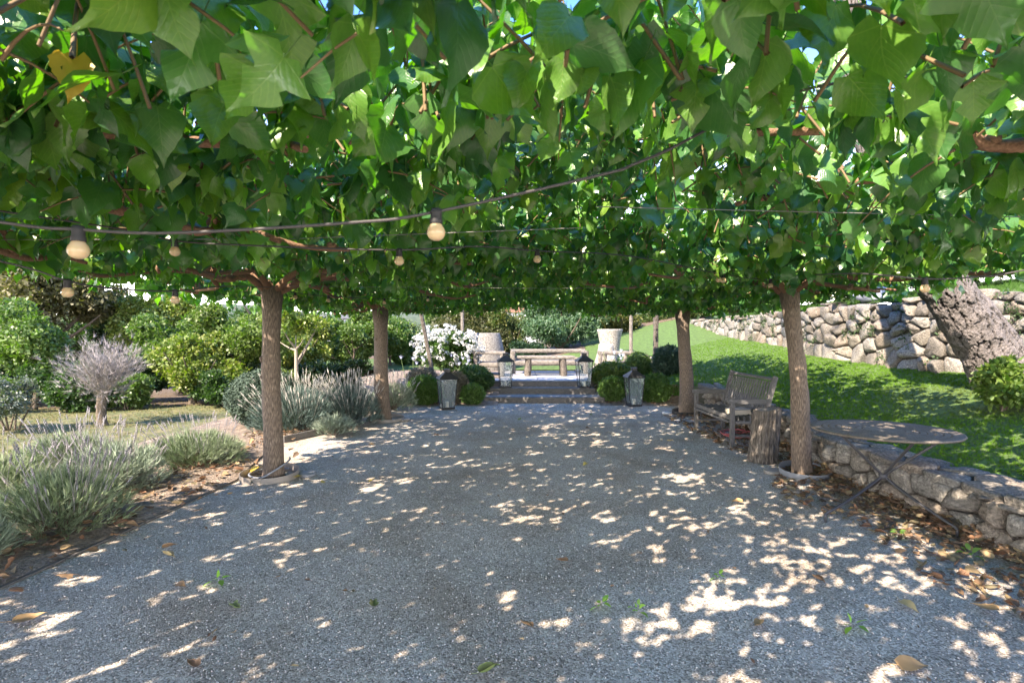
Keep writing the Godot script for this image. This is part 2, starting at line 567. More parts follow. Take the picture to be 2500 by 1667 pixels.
	for i in tints.size() + 1:
		var t: Array = tints[i - 1] if i > 0 else [1.0, 1.0, 1.0]
		var m := mat(0.30, lin(minf(t[0] * 0.95, 1.0), minf(t[1] * 0.95, 1.0), minf(t[2] * 0.95, 1.0)))
		if i == 0:
			m.albedo_color = Color.WHITE
			m.vertex_color_use_as_albedo = true
		m.albedo_texture = vt
		m.heightmap_enabled = true
		m.heightmap_texture = vb
		m.heightmap_scale = 0.09
		m.backlight_enabled = true
		m.backlight = Color(0.85, 1.0, 0.22)
		m.metallic_specular = 0.7
		M.leaf.append(m)
	M.yellow_leaf = mat(0.5, lin(0.6, 0.42, 0.06))
	M.yellow_leaf.backlight_enabled = true
	M.yellow_leaf.backlight = Color(0.9, 0.75, 0.2)
	M.dead_leaf = []
	for c in [[0.22, 0.13, 0.06], [0.32, 0.2, 0.09], [0.15, 0.085, 0.045], [0.38, 0.29, 0.13], [0.1, 0.16, 0.04], [0.42, 0.34, 0.08]]:
		var m2 := mat(0.75, lin(c[0], c[1], c[2]))
		m2.backlight_enabled = true
		m2.backlight = Color(0.5, 0.4, 0.3)
		M.dead_leaf.append(m2)
	M.dead_any = leaf_mat(Color.WHITE, 0.8, Color(0.5, 0.4, 0.3))
	M.foliage = leaf_mat(Color.WHITE, 0.45, Color(0.75, 0.9, 0.3))
	M.dull_foliage = leaf_mat(Color.WHITE, 0.8, Color(0.4, 0.45, 0.3))
	M.blade = leaf_mat(Color.WHITE, 0.95, Color(0.7, 0.9, 0.3))
	M.blade.metallic_specular = 0.15
	M.petal = leaf_mat(Color.WHITE, 0.7, Color(0.6, 0.6, 0.6))
	M.pebble = mat(0.9)
	M.pebble.vertex_color_use_as_albedo = true

# ---------------------------------------------------------------- the lie of the land
func wall_x(z: float) -> float:              # face of the low wall
	if z < 6.3: return lerpf(3.72, 3.66, (z - 3.0) / 3.3)
	return lerpf(3.66, 4.02, clampf((z - 6.3) / 1.6, 0, 1))

func lawn_h(x: float, z: float) -> float:
	var t := 0.055 * maxf(0, minf(z, 18.0) - 9.0) + 0.12 * maxf(0, minf(z, 26.0) - 18.0)
	var h := 0.42 + 0.23 * (minf(x, 7.6) - 4.3) + t
	if z > 17.0: h = maxf(h, 0.5 + 0.05 * (z - 18.0))
	return maxf(h, 0.40)

func lawn_left(z: float) -> float:
	if z < 11.0: return wall_x(z) + 0.36
	if z < 14.0: return lerpf(4.38, 3.2, (z - 11.0) / 3.0)
	return 3.0 if z < 18.06 else -9.0

func bed_h(x: float, z: float) -> float:     # planted banks either side of the steps
	var s := smoothstep(12.75, 15.2, z)
	if x > 0.8:
		return lerpf(0.0, maxf(lawn_h(x, z), 0.42), s)
	return 0.46 * s * smoothstep(-6.5, -3.5, x)

func sheet(xs: PackedFloat32Array, zs: PackedFloat32Array, height: Callable, uvs := 1.0) -> MB:
	var b := MB.new()
	for z in zs:
		for x in xs:
			b.vert(at(x, height.call(x, z), z), Vector3.UP, Vector2(x, z) * uvs)
	b.second_uv = true
	var w := xs.size()
	for j in zs.size() - 1:
		for i in w - 1:
			var q := j * w + i
			b.quad(q, q + 1, q + w + 1, q + w)
	b.normals()
	return b

func steps_of(a: float, b: float, k: int) -> PackedFloat32Array:
	var o := PackedFloat32Array()
	for i in k + 1:
		o.append(lerpf(a, b, float(i) / k))
	return o

func make_land() -> void:
	nz.frequency = 0.7
	nz.seed = 12
	struct("ground", sheet(PackedFloat32Array([-900, -60, -20, 0, 20, 60, 900]), PackedFloat32Array([-200, -20, 0, 20, 60, 200, 900]), func(_x, _z): return -0.08), M.field, "wide dry grassy ground around the garden")
	struct("gravel_ground", sheet(steps_of(-4.3, 4.2, 44), steps_of(-4, 13.6, 90), func(x, z): return 0.010 * nz.get_noise_2d(x, z) + 0.012 * nz.get_noise_2d(x * 0.3 + 40, z * 0.3)), M.gravel, "pale grey gravel court dappled with sun under the trees")
	# planted strip to the left
	struct("flower_bed", sheet(steps_of(0, 1, 16), steps_of(-2, 12.8, 60), func(_x, _z): return 0.0), M.bed, "brown earth bed along the left edge of the gravel")
	var fb: MeshInstance3D = get_child(get_child_count() - 1)
	var b := MB.new()
	for j in 61:
		var z := lerpf(-2, 13.0, j / 60.0)
		var e := edge_x(z)
		for i in 13:
			var x := lerpf(-5.5, e, i / 12.0)
			b.vert(at(x, 0.024 + 0.03 * nz.get_noise_2d(x * 2, z * 2) * smoothstep(0, 0.4, e - x) + 0.02 * smoothstep(0, 0.4, e - x), z), Vector3.UP, Vector2(x, z))
	for j in 60:
		for i in 12:
			var q := j * 13 + i
			b.quad(q, q + 1, q + 14, q + 13)
	b.normals()
	fb.mesh = b.mesh()
	struct("dry_lawn", sheet(steps_of(-17, -4.6, 30), steps_of(3, 14.5, 26), func(x, z): return 0.022 + 0.05 * nz.get_noise_2d(x * 0.4, z * 0.4) - 0.06 * smoothstep(-5.6, -4.9, x)), M.dry_lawn, "sparse yellowing lawn beyond the lavender on the left")
	struct("mulch_ground", sheet(steps_of(-24, -3.4, 30), steps_of(11.4, 26, 24), func(x, z): return 0.06 + 0.06 * nz.get_noise_2d(x, z) - 0.10 * smoothstep(12.6, 11.4, z)), M.soil, "dark leafy earth beneath the trees on the left")
	# raised lawn on the right, one mesh of two pieces
	var l := MB.new()
	for piece in [[1.5, 18.06, 66], [18.06, 26.5, 30]]:
		var s := l.v.size()
		for j in piece[2] + 1:
			var z := lerpf(piece[0], piece[1], float(j) / piece[2])
			var x0 := lawn_left(z if piece[0] < 18.0 else z + 0.01)
			if piece[0] < 18.0 and z > 18.0: x0 = 3.0
			for i in 25:
				var x := lerpf(x0, 9.2, i / 24.0)
				l.vert(at(x, lawn_h(x, z) + 0.02 * nz.get_noise_2d(x * 0.6, z * 0.6), z), Vector3.UP)
		for j in piece[2]:
			for i in 24:
				var q: int = s + j * 25 + i
				l.quad(q, q + 1, q + 26, q + 25)
	l.normals()
	struct("lawn", l, M.lawn, "mown green lawn rising to the stone wall on the right")
	struct("back_bed", sheet(steps_of(-9, 9, 30), steps_of(21.2, 30, 30), func(x, z): return (maxf(lawn_h(x, minf(z, 26)), 0.5) + 0.02) if z > (22.0 if x < 3.5 else 24.2) else -0.05), M.soil, "dark earth under the hedge at the far end")
	struct("planted_bank_left", sheet(steps_of(-6.5, -0.33, 26), steps_of(12.5, 21, 30), func(x, z): return bed_h(x, z) + 0.03 + 0.04 * nz.get_noise_2d(x, z) - 0.06 * smoothstep(12.9, 12.5, z)), M.bed, "earth bank planted with shrubs left of the steps")
	struct("planted_bank_right", sheet(steps_of(2.06, 4.5, 14), steps_of(12.3, 18.1, 26), func(x, z): return bed_h(x, z) + 0.02 + 0.03 * nz.get_noise_2d(x, z) - 0.05 * smoothstep(12.8, 12.3, z)), M.bed, "earth bank planted with shrubs right of the steps")
	# ground above the tall wall
	struct("upper_garden", sheet(steps_of(0, 1, 18), steps_of(2, 34, 30), func(_x, _z): return 0.0), M.lawn, "grassy garden above the tall stone wall")
	var ug: MeshInstance3D = get_child(get_child_count() - 1)
	var u := MB.new()
	for j in 41:
		var z := lerpf(4.5, 34, j / 40.0)
		for i in 15:
			var x := wall_far_x(z) + 0.25 + 18.0 * pow(i / 14.0, 1.5)
			u.vert(at(x, 2.22 + 0.13 * (x - wall_far_x(z)) + 0.08 * nz.get_noise_2d(x, z), z), Vector3.UP)
	for j in 40:
		for i in 14:
			var q := j * 15 + i
			u.quad(q, q + 1, q + 16, q + 15)
	u.normals()
	ug.mesh = u.mesh()
	# far blue hills
	var hb := MB.new()
	for i in 61:
		var a := lerpf(-1.35, 1.35, i / 60.0)
		var r := 380.0
		var hh := 20.0 + 9.0 * sin(a * 3.1 + 1.0) + 5.0 * sin(a * 9.0) + 2.0 * sin(a * 23.0)
		hb.vert(at(sin(a) * r, -1, cos(a) * r), Vector3(0, 0.4, 1))
		hb.vert(at(sin(a) * (r + 60), hh * 0.75, cos(a) * (r + 60)), Vector3(0, 0.7, 0.7))
		hb.vert(at(sin(a) * (r + 110), hh * 1.25, cos(a) * (r + 110)), Vector3(0, 0.8, 0.6))
		hb.vert(at(sin(a) * (r + 200), -1, cos(a) * (r + 200)), Vector3(0, 1, 0))
	for i in 60:
		for k in 3:
			hb.quad(i * 4 + k, i * 4 + k + 1, i * 4 + k + 5, i * 4 + k + 4)
	hb.normals()
	struct("hills", hb, M.hill, "low wooded hills far beyond the garden")
	# loose stones on the gravel
	rng.seed = 77
	var xf := []
	var cols := PackedColorArray()
	for i in 22000:
		var d := 1.9 + 6.5 * pow(rng.randf(), 1.6)
		var x := rr(-1.0, 1.0) * minf(d * 1.0 + 0.3, 3.7)
		if x < edge_x(d) - 0.3: continue
		var s := rr(0.005, 0.0105)
		xf.append(Transform3D(Basis.from_euler(Vector3(rr(0, 6), rr(0, 6), rr(0, 6))).scaled(Vector3.ONE * s), at(x, rr(0.0, 0.006) + 0.010 * nz.get_noise_2d(x, d) + 0.012 * nz.get_noise_2d(x * 0.3 + 40, d * 0.3), d)))
		var g := rr(0.2, 0.5) if rng.randf() > 0.02 else rr(0.55, 0.65)
		cols.append(Color(g, g * 0.94, g * 0.885))
	var gm := many("gravel_stones", rock_mesh(3), M.pebble, xf, cols)
	tag(gm, "loose crushed stones strewn over the grey gravel", "gravel")

func edge_x(z: float) -> float:      # line between the gravel and the left bed
	if z < 6.0: return lerpf(-3.35, -3.05, (z - 2.0) / 4.0)
	if z < 8.0: return lerpf(-3.05, -3.5, (z - 6.0) / 2.0)
	return lerpf(-3.5, -2.9, clampf((z - 8.0) / 4.5, 0, 1))

func wall_far_x(z: float) -> float:
	var p := [[3.0, 10.2], [6.0, 8.2], [7.4, 7.3], [8.8, 6.92], [12.6, 6.76], [12.9, 7.0], [14.0, 7.05], [22.0, 7.3], [34.0, 7.7]]
	for i in p.size() - 1:
		if z <= p[i + 1][0]:
			return lerpf(p[i][1], p[i + 1][1], (z - p[i][0]) / (p[i + 1][0] - p[i][0]))
	return 7.7

# ---------------------------------------------------------------- rubble walls
func clip_half(poly: PackedVector2Array, m: Vector2, d: Vector2) -> PackedVector2Array:    # keep the side where (p-m).d < 0
	var o := PackedVector2Array()
	for i in poly.size():
		var a := poly[i]
		var b := poly[(i + 1) % poly.size()]
		var da := (a - m).dot(d)
		var db := (b - m).dot(d)
		if da <= 0: o.append(a)
		if (da < 0) != (db < 0) and absf(da - db) > 1e-9:
			o.append(a.lerp(b, da / (da - db)))
	return o

func cells_of(seeds: Array, outline: Callable, squash := 1.0) -> Array:
	var out := []
	for i in seeds.size():
		var s: Vector2 = seeds[i]
		var poly: PackedVector2Array = outline.call(s)
		for j in seeds.size():
			if j == i: continue
			var t: Vector2 = seeds[j]
			if absf(t.x - s.x) > 1.6 or absf(t.y - s.y) > 1.2: continue
			var k := Vector2(1.0, squash)
			poly = clip_half(poly, (s + t) * 0.5, (t - s) * k * k)
			if poly.size() < 3: break
		out.append(poly)
	return out

# a stone whose face fills a polygon; place maps (u, v, out) to the world
func stone_shape(poly: PackedVector2Array, gap: float, proud: float, deep: float, place: Callable) -> MB:
	var c := Vector2.ZERO
	for p in poly: c += p
	c /= poly.size()
	# shrink, then round the corners
	var ring := PackedVector2Array()
	for i in poly.size():
		var a := poly[i]
		var b := poly[(i + 1) % poly.size()]
		if a.distance_to(b) < 0.012: continue
		ring.append(a.lerp(b, 0.18)); ring.append(a.lerp(b, 0.82))
	var area := 0.0
	for i in ring.size():
		area += ring[i].cross(ring[(i + 1) % ring.size()])
	var rad := sqrt(absf(area) * 0.5 / PI)
	if ring.size() < 4 or rad < 0.02: return null
	var k := maxf(0.3, 1.0 - gap / rad)
	var m := MB.new()
	var n := ring.size()
	var tilt := Vector2(rr(-1, 1), rr(-1, 1)) * proud * 0.5
	var offs := PackedFloat32Array()
	for i in n: offs.append(rr(-1, 1))
	for lay in 4:
		for i in n:
			var d := ring[i] - c
			var sc: float = [k * 0.96, k, k * 0.93, k * 0.55][lay] * (1.0 + 0.03 * offs[i])
			var o: float = [-deep, proud * 0.2, proud * (0.75 + 0.25 * offs[i]), proud * (1.0 + 0.3 * offs[(i + 2) % n])][lay]
			o += d.dot(tilt) / maxf(rad, 0.05) * (0.0 if lay == 0 else 1.0)
			var q := c + d * sc
			m.vert(place.call(q.x, q.y, o))
	var mid := m.vert(place.call(c.x, c.y, proud * rr(0.95, 1.25)))
	var inner: Vector3 = place.call(c.x, c.y, -deep * 0.3)
	for lay in 3:
		for i in n:
			var a := lay * n + i
			var b := lay * n + (i + 1) % n
			m.tri_out(a, b, b + n, inner)
			m.tri_out(a, b + n, a + n, inner)
	for i in n:
		m.tri_out(3 * n + i, 3 * n + (i + 1) % n, mid, inner)
	m.normals()
	return m

func make_low_wall() -> void:
	rng.seed = 501
	var w := thing("low_stone_wall", "low rubble stone wall holding up the lawn behind the table and bench", "wall")
	var z0 := 2.4
	var z1 := 11.2
	var top := func(z: float) -> float: return lawn_h(wall_x(z) + 0.3, z) + 0.02
	# core
	var core := MB.new()
	for j in 41:
		var z := lerpf(z0, z1, j / 40.0)
		var x := wall_x(z)
		var h: float = top.call(z)
		core.vert(at(x + 0.05, -0.02, z), Vector3.LEFT)
		core.vert(at(x + 0.05, h - 0.05, z), Vector3.LEFT)
		core.vert(at(x + 0.05, h - 0.05, z), Vector3.UP)
		core.vert(at(x + 0.6, h - 0.06, z), Vector3.UP)
	for j in 40:
		core.quad(j * 4, j * 4 + 1, j * 4 + 5, j * 4 + 4)
		core.quad(j * 4 + 2, j * 4 + 3, j * 4 + 7, j * 4 + 6)
	obj("core", core, M.core, w)
	var seeds := []
	var z := z0
	while z < z1:
		var h: float = top.call(z)
		var y := -0.03
		while y < h - 0.03:
			var s := rr(0.17, 0.27)
			seeds.append(Vector2(z + rr(-0.1, 0.1), y + s * rr(0.35, 0.65)))
			y += s * 0.88
		z += rr(0.19, 0.31)
	var outline := func(s: Vector2) -> PackedVector2Array:
		var h: float = top.call(s.x) - 0.045
		return PackedVector2Array([Vector2(maxf(s.x - 0.6, z0), -0.05), Vector2(minf(s.x + 0.6, z1), -0.05), Vector2(minf(s.x + 0.6, z1), h), Vector2(maxf(s.x - 0.6, z0), h)])
	for poly in cells_of(seeds, outline, 1.25):
		if poly.size() < 3: continue
		var m := stone_shape(poly, 0.013, rr(0.03, 0.09), 0.12, func(u, v, o): return at(wall_x(u) - o, v, u))
		if m: obj("stone", m, M.stone[rng.randi() % 5], w)
	# flat stones along the top
	seeds = []
	z = z0
	while z < z1:
		seeds.append(Vector2(z + rr(-0.05, 0.05), rr(0.02, 0.14)))
		seeds.append(Vector2(z + rr(-0.05, 0.2), rr(0.28, 0.42)))
		z += rr(0.24, 0.42)
	var outline2 := func(s: Vector2) -> PackedVector2Array:
		return PackedVector2Array([Vector2(s.x - 0.6, -0.05), Vector2(s.x + 0.6, -0.05), Vector2(s.x + 0.6, 0.44), Vector2(s.x - 0.6, 0.44)])
	for poly in cells_of(seeds, outline2, 1.0):
		if poly.size() < 3: continue
		var m := stone_shape(poly, 0.008, rr(0.02, 0.04), 0.06, func(u, v, o): return at(wall_x(u) + v, top.call(u) - 0.02 + o, u))
		if m: obj("capstone", m, M.stone[[1, 3, 3, 1, 4][rng.randi() % 5]], w)

func make_tall_wall() -> void:
	rng.seed = 502
	var w := thing("stone_retaining_wall", "tall dry stone retaining wall behind the lawn on the right", "wall")
	var us := []              # arc length table over depth
	var zz := 5.0
	var run := 0.0
	var prev := at(wall_far_x(zz), 0, zz)
	while zz < 24.0:
		var p := at(wall_far_x(zz), 0, zz)
		run += p.distance_to(prev)
		us.append([run, zz])
		prev = p
		zz += 0.1
	var length := run
	var z_at := func(u: float) -> float:
		var lo := 0
		var hi := us.size() - 1
		while hi - lo > 1:
			var mid := (lo + hi) / 2
			if us[mid][0] < u: lo = mid
			else: hi = mid
		return lerpf(us[lo][1], us[hi][1], (u - us[lo][0]) / maxf(us[hi][0] - us[lo][0], 1e-6))
	var place := func(u: float, v: float, o: float) -> Vector3:
		var z: float = z_at.call(u)
		var dx := (wall_far_x(z + 0.15) - wall_far_x(z - 0.15)) / 0.3
		var nn := Vector3(-1, 0, -dx).normalized()
		return at(wall_far_x(z) + v * 0.06, v, z) + nn * o
	var foot := func(u: float) -> float:
		var z: float = z_at.call(u)
		return lawn_h(wall_far_x(z), z) - 0.06
	var top := func(u: float) -> float: return 2.27 + 0.05 * sin(u * 1.9) + 0.03 * sin(u * 5.3)
	var core := MB.new()
	for j in 121:
		var u := lerpf(0, length, j / 120.0)
		core.vert(place.call(u, foot.call(u) - 0.3, -0.05), Vector3.LEFT)
		core.vert(place.call(u, top.call(u) - 0.04, -0.05), Vector3.LEFT)
		core.vert(place.call(u, top.call(u) - 0.04, -0.05), Vector3.UP)
		core.vert(place.call(u, top.call(u) - 0.06, -0.7), Vector3.UP)
	for j in 120:
		core.quad(j * 4, j * 4 + 1, j * 4 + 5, j * 4 + 4)
		core.quad(j * 4 + 2, j * 4 + 3, j * 4 + 7, j * 4 + 6)
	obj("core", core, M.core, w)
	var seeds := []
	var u2 := 0.0
	while u2 < length:
		var f: float = foot.call(u2)
		var h: float = top.call(u2)
		var y := f
		while y < h - 0.05:
			var s := rr(0.22, 0.44) if y < f + 0.6 else rr(0.14, 0.30)
			seeds.append(Vector2(u2 + rr(-0.16, 0.16), y + s * rr(0.3, 0.7)))
			y += s * 0.92
		u2 += rr(0.22, 0.40)
	var outline := func(s: Vector2) -> PackedVector2Array:
		return PackedVector2Array([Vector2(maxf(s.x - 0.7, 0), foot.call(s.x) - 0.1), Vector2(minf(s.x + 0.7, length), foot.call(s.x) - 0.1), Vector2(minf(s.x + 0.7, length), top.call(s.x)), Vector2(maxf(s.x - 0.7, 0), top.call(s.x))])
	for poly in cells_of(seeds, outline, 1.15):
		if poly.size() < 3: continue
		var m := stone_shape(poly, 0.015, rr(0.04, 0.11), 0.15, place)
		if m: obj("stone", m, M.stone[[0, 1, 2, 2, 3, 4][rng.randi() % 6]], w)
	# ivy and weeds in the joints
	var xf := []
	var cols := PackedColorArray()
	for i in 46:
		var u := rr(1.0, length)
		var v: float = lerpf(foot.call(u), top.call(u), pow(rng.randf(), 0.7))
		for k in rng.randi_range(4, 16):
			var p: Vector3 = place.call(clampf(u + rr(-0.14, 0.14), 0.2, length - 0.2), v + rr(-0.2, 0.2), 0.08)
			xf.append(Transform3D(Basis.from_euler(Vector3(rr(0, 6), rr(0, 6), rr(0, 6))).scaled(Vector3.ONE * rr(0.05, 0.1)), p))
			var g := rr(0.8, 1.4)
			cols.append(Color(0.06 * g, 0.1 * g, 0.04 * g))
	many("weeds", sprig_mesh(6, 0.25, 9), M.foliage, xf, cols, w)

# ---------------------------------------------------------------- steps and terrace
func make_terrace() -> void:
	var b := MB.new()
	var turn := Basis(Vector3.UP, -0.02)
	var pav := MB.new()
	struct("terrace_base", (func():
		b.box(Vector3(4.7, 0.62, 3.9), Transform3D(turn, at(0.72, 0.12, 16.18)), 0.01)
		return b).call(), M.concrete, "raised concrete base of the far terrace")
	var terr: Node3D = get_child(get_child_count() - 1)
	rng.seed = 8
	for i in 6:
		for j in 5:
			var m := MB.new()
			m.box(Vector3(0.772, 0.03, 0.772), Transform3D(turn, at(0.72, 0.445, 16.18) + turn * Vector3((i - 2.5) * 0.78, rr(-0.002, 0.002), (j - 2.0) * 0.78)), 0.004)
			obj("slab", m, M.paving, terr)
	var s := thing("garden_steps", "three broad concrete and timber steps up to the far terrace", "steps")
	var r := [[-0.68, 2.24, 13.07, 0.0, 0.146, 0.76], [-0.66, 2.12, 13.79, 0.0, 0.30, 0.42], [-1.0, 2.45, 14.13, 0.0, 0.448, 0.14]]
	for k in 3:
		var e: Array = r[k]
		var m := MB.new()
		m.box(Vector3(e[1] - e[0], e[4] + 0.1, 0.13), Transform3D(turn, at((e[0] + e[1]) / 2, e[4] / 2 - 0.05, e[2] + 0.065)), 0.014)
		obj("riser", m, M.wood_x, s)
		if k < 2:
			var t := MB.new()
			t.box(Vector3(e[1] - e[0] - 0.02, 0.3, e[5] - 0.1), Transform3D(turn, at((e[0] + e[1]) / 2, e[4] - 0.155, e[2] + 0.1 + e[5] / 2)), 0.004)
			obj("tread", t, M.concrete, s)

# ---------------------------------------------------------------- mulberry trees
func crown_arch(x: float, z: float) -> float:
	return 0.42 * exp(-pow((x - 0.45) / 0.85, 2)) * smoothstep(1.4, 2.6, z) * (1.0 if z < 4.4 else 0.45)

func make_mulberries() -> void:
	var shapes := [leaf_mesh(HEART, 12, 0.22, 0.30, 0.045, 0.03, true, 0.1), leaf_mesh(BROAD, 12, -0.16, 0.42, 0.06, 0.035, true, 0.3), leaf_mesh(LOBED, 12, 0.20, 0.24, 0.05, 0.045, true, -0.35), leaf_mesh(HEART, 12, 0.48, 0.16, 0.06, 0.05, true, 0.6), leaf_mesh(LOBED2, 12, 0.16, 0.36, 0.05, 0.04, true, 0.25), leaf_mesh(BROAD, 12, 0.34, 0.20, 0.08, 0.05, true, -0.5)]
	var cam := at(0, 1.6, 0)
	var specs := [
		# x, z of the trunk; area x0 x1 z0 z1; trunk radius at the foot; label
		[-3.1, 1.75, -6.9, 0.05, -0.9, 4.0, 0.13, "nearest mulberry tree on the left, its leaves overhanging the viewer"],
		[-2.70, 6.12, -4.3, 0.4, 4.0, 8.4, 0.112, "mulberry tree with a forked trunk standing in a plastic ring beside the lavender"],
		[-2.47, 10.4, -4.3, 0.5, 8.4, 12.9, 0.145, "mulberry tree with a straight reddish trunk at the far left of the court"],
		[3.4, 1.6, 0.05, 4.5, 0.55, 3.9, 0.13, "nearest mulberry tree on the right, with cut reddish limbs among big leaves"],
		[3.38, 6.27, 0.4, 4.7, 3.9, 8.7, 0.104, "mulberry tree with a slim trunk between the stump and the round table"],
		[3.65, 11.3, 0.5, 4.9, 8.7, 13.3, 0.15, "mulberry tree at the far right behind the bench"]]
	var dn := FastNoiseLite.new()
	dn.frequency = 0.9
	dn.seed = 33
	for si in specs.size():
		var sp: Array = specs[si]
		rng.seed = 900 + si
		var t := thing("mulberry_tree", sp[7], "tree", at(sp[0], 0, sp[1]), 0.0, "mulberry trees roofing the gravel court")
		var org := t.position
		var r0: float = sp[6]
		# trunk
		var tp := PackedVector3Array()
		var tr := PackedFloat32Array()
		var lean := Vector3(rr(-0.05, 0.05), 0, rr(-0.04, 0.04))
		if si == 1: lean = Vector3(0.0, 0, 0.02)
		if si == 4: lean = Vector3(-0.17, 0, 0.0)
		if si == 5: lean = Vector3(-0.10, 0, 0.0)
		if si == 2: lean = Vector3(-0.06, 0, 0.0)
		for k in 23:
			var h := k / 22.0
			tp.append(lean * h + Vector3(0.014 * sin(h * 7 + si), -0.05 + 2.2 * h, 0.014 * cos(h * 6 + si)))
			var rad := r0 * (1.0 - 0.22 * h + 0.22 * exp(-h * 18.0)) * (1.0 + 0.025 * sin(h * 31.0 + si * 2))
			if h > 0.8: rad *= 1.0 + 0.35 * (h - 0.8) / 0.2
			tr.append(rad)
		var tb := MB.new()
		tb.tube(tp, tr, 20, true)
		for k in tb.v.size():
			var q := tb.v[k]
			tb.v[k] = q + tb.n[k] * 0.006 * sin(atan2(q.z, q.x) * 6.0 + q.y * 2.0)
		for k in 5:
			var kh := rng.randi_range(4, 20)
			var ka := rr(0, TAU)
			tb.ball(tp[kh] + Vector3(cos(ka), 0, sin(ka)) * tr[kh] * 0.96, Vector3(0.022, 0.03, 0.022) * rr(0.6, 1.2), 5, 8)
		obj("trunk", tb, M.bark, t)
		var head: Vector3 = tp[22] + Vector3(0, -0.08, 0)
		# limbs
		var goals := []
		var ax0: float = sp[2] - sp[0]
		var ax1: float = sp[3] - sp[0]
		var az0: float = sp[4] - sp[1]
		var az1: float = sp[5] - sp[1]
		for g in [[0.9, 0.0], [0.85, 0.75], [0.85, -0.75], [-0.9, 0.2], [-0.8, -0.7], [-0.7, 0.8], [0.1, 0.95], [-0.05, -0.95]]:
			var gx: float = (ax1 if g[0] > 0 else -ax0) * g[0] * rr(0.8, 0.95)
			var gz: float = (az1 if g[1] > 0 else -az0) * g[1] * rr(0.8, 0.95)
			goals.append(Vector3(gx, (2.26 if si == 3 else 2.13) + rr(-0.05, 0.07) + 0.8 * crown_arch(sp[0] + gx, sp[1] + gz), -gz))
		var limb_pts := []
		for gi in goals.size():
			var goal: Vector3 = goals[gi]
			var d := goal - head
			var mid := head + Vector3(d.x * 0.18, 0.22 + rr(-0.05, 0.03), d.z * 0.18)
			var path := [head, mid]
			for k in 5:
				var f := (k + 1.5) / 6.0
				path.append(mid.lerp(goal, f) + Vector3(rr(-0.16, 0.16), rr(-0.07, 0.07), rr(-0.16, 0.16)))
			path.append(goal)
			var sm := smooth_path(path, 4)
			var lr := PackedFloat32Array()
			for k in sm.size():
				var f := float(k) / (sm.size() - 1)
				lr.append(lerpf(r0 * 0.44, 0.012, pow(f, 0.5)) * (1.0 + 0.12 * sin(k * 1.7 + gi)))
			var lb := MB.new()
			lb.tube(sm, lr, 9, true)
			# knuckles where it was pollarded
			for k in 3:
				var i := rng.randi_range(5, sm.size() - 3)
				lb.ball(sm[i] + Vector3(0, 0.02, 0), Vector3.ONE * lr[i] * rr(1.2, 1.6), 5, 7)
				var q := sm[i]
				var e := q + Vector3(rr(-0.12, 0.12), rr(-0.03, 0.16), rr(-0.12, 0.12))
				lb.tube(PackedVector3Array([q, q.lerp(e, 0.5) + Vector3(0, -0.01, 0), e]), PackedFloat32Array([lr[i], lr[i] * 0.85, lr[i] * 0.7]), 7, true)
			obj("limb", lb, M.bark if false else M.limb, t)
			for k in range(4, sm.size()): limb_pts.append(sm[k])
		# shoots and leaves
		var tw := MB.new()
		var area: float = (sp[3] - sp[2]) * (sp[5] - sp[4])
		var leaves := []
		var shoots := int(area * [58.0, 50.0, 52.0, 39.0, 46.0, 52.0][si])
		for q in shoots:
			var x := rr(sp[2], sp[3])
			var z := rr(sp[4], sp[5])
			if x < -5.3 and z > 1.2 or x < -4.65 and z > 3.0: continue
			if x > 4.5 and z < 5.0: continue
			var edge := minf(minf(x + 4.5, 5.2 - x), 13.2 - z)
			var dens := 0.72 + 0.9 * dn.get_noise_2d(x * 1.3, z * 1.3)
			if x > -0.9 and x < 1.2 and z > 0.9 and z < 3.2: dens *= 0.68
			if x > 0.1 and x < 1.5 and z > 0.4 and z < 1.9: dens *= 0.62
			if x < -1.3 and z < 3.4: dens *= 1.6
			if edge < 0.5: dens *= 1.1
			if rng.randf() > clampf(dens + 0.28, 0.05, 1.0): continue
			var droop := maxf(0.0, dn.get_noise_2d(x * 0.9 + 200, z * 0.9))
			var hang := rng.randf() < 0.12 + 0.75 * droop
			var hb := 2.22 + crown_arch(x, z) + 0.10 * dn.get_noise_2d(x * 2.0 + 60, z * 2.0) + (0.34 if si == 1 else 0.2) * exp(-Vector2(x - sp[0], z - sp[1]).length_squared() / (1.3 if si == 1 else 0.55))
			var basep := Vector3(x - sp[0], hb, -(z - sp[1]))
			# grow from the closest limb point if that is near
			if si == 1 and Vector2(x - sp[0], z - sp[1]).length() < 1.1: hang = false
			var az := rr(0, TAU)
			var th := rr(0.15, 1.25) if not hang else rr(1.4, 2.0)
			var out := Vector3(cos(az), 0, sin(az))
			if edge < 0.7: out = (out + Vector3(signf(x) * 0.8, 0, 0)).normalized()
			var dir := out * sin(th) + Vector3.UP * cos(th)
			var ln := rr(0.35, 1.0) * (1.4 if z > 3.6 and absf(x - 0.4) < 2.6 and th < 0.6 else 1.0) if not hang else rr(0.2, 0.38) * (1.0 + 1.0 * droop)
			var c1 := basep + dir * ln * 0.55 + Vector3.UP * 0.05
			var c2 := basep + dir * ln + Vector3.DOWN * 0.14 * ln * sin(th)
			var pts := bezier(basep, c1, c2, 5)
			if org.z + basep.z < -0.9 or true:
				tw.tube(pts, taper(0.0055, 0.002, 5), 4, false)
			var nl := int(ln * 12.0) + 2
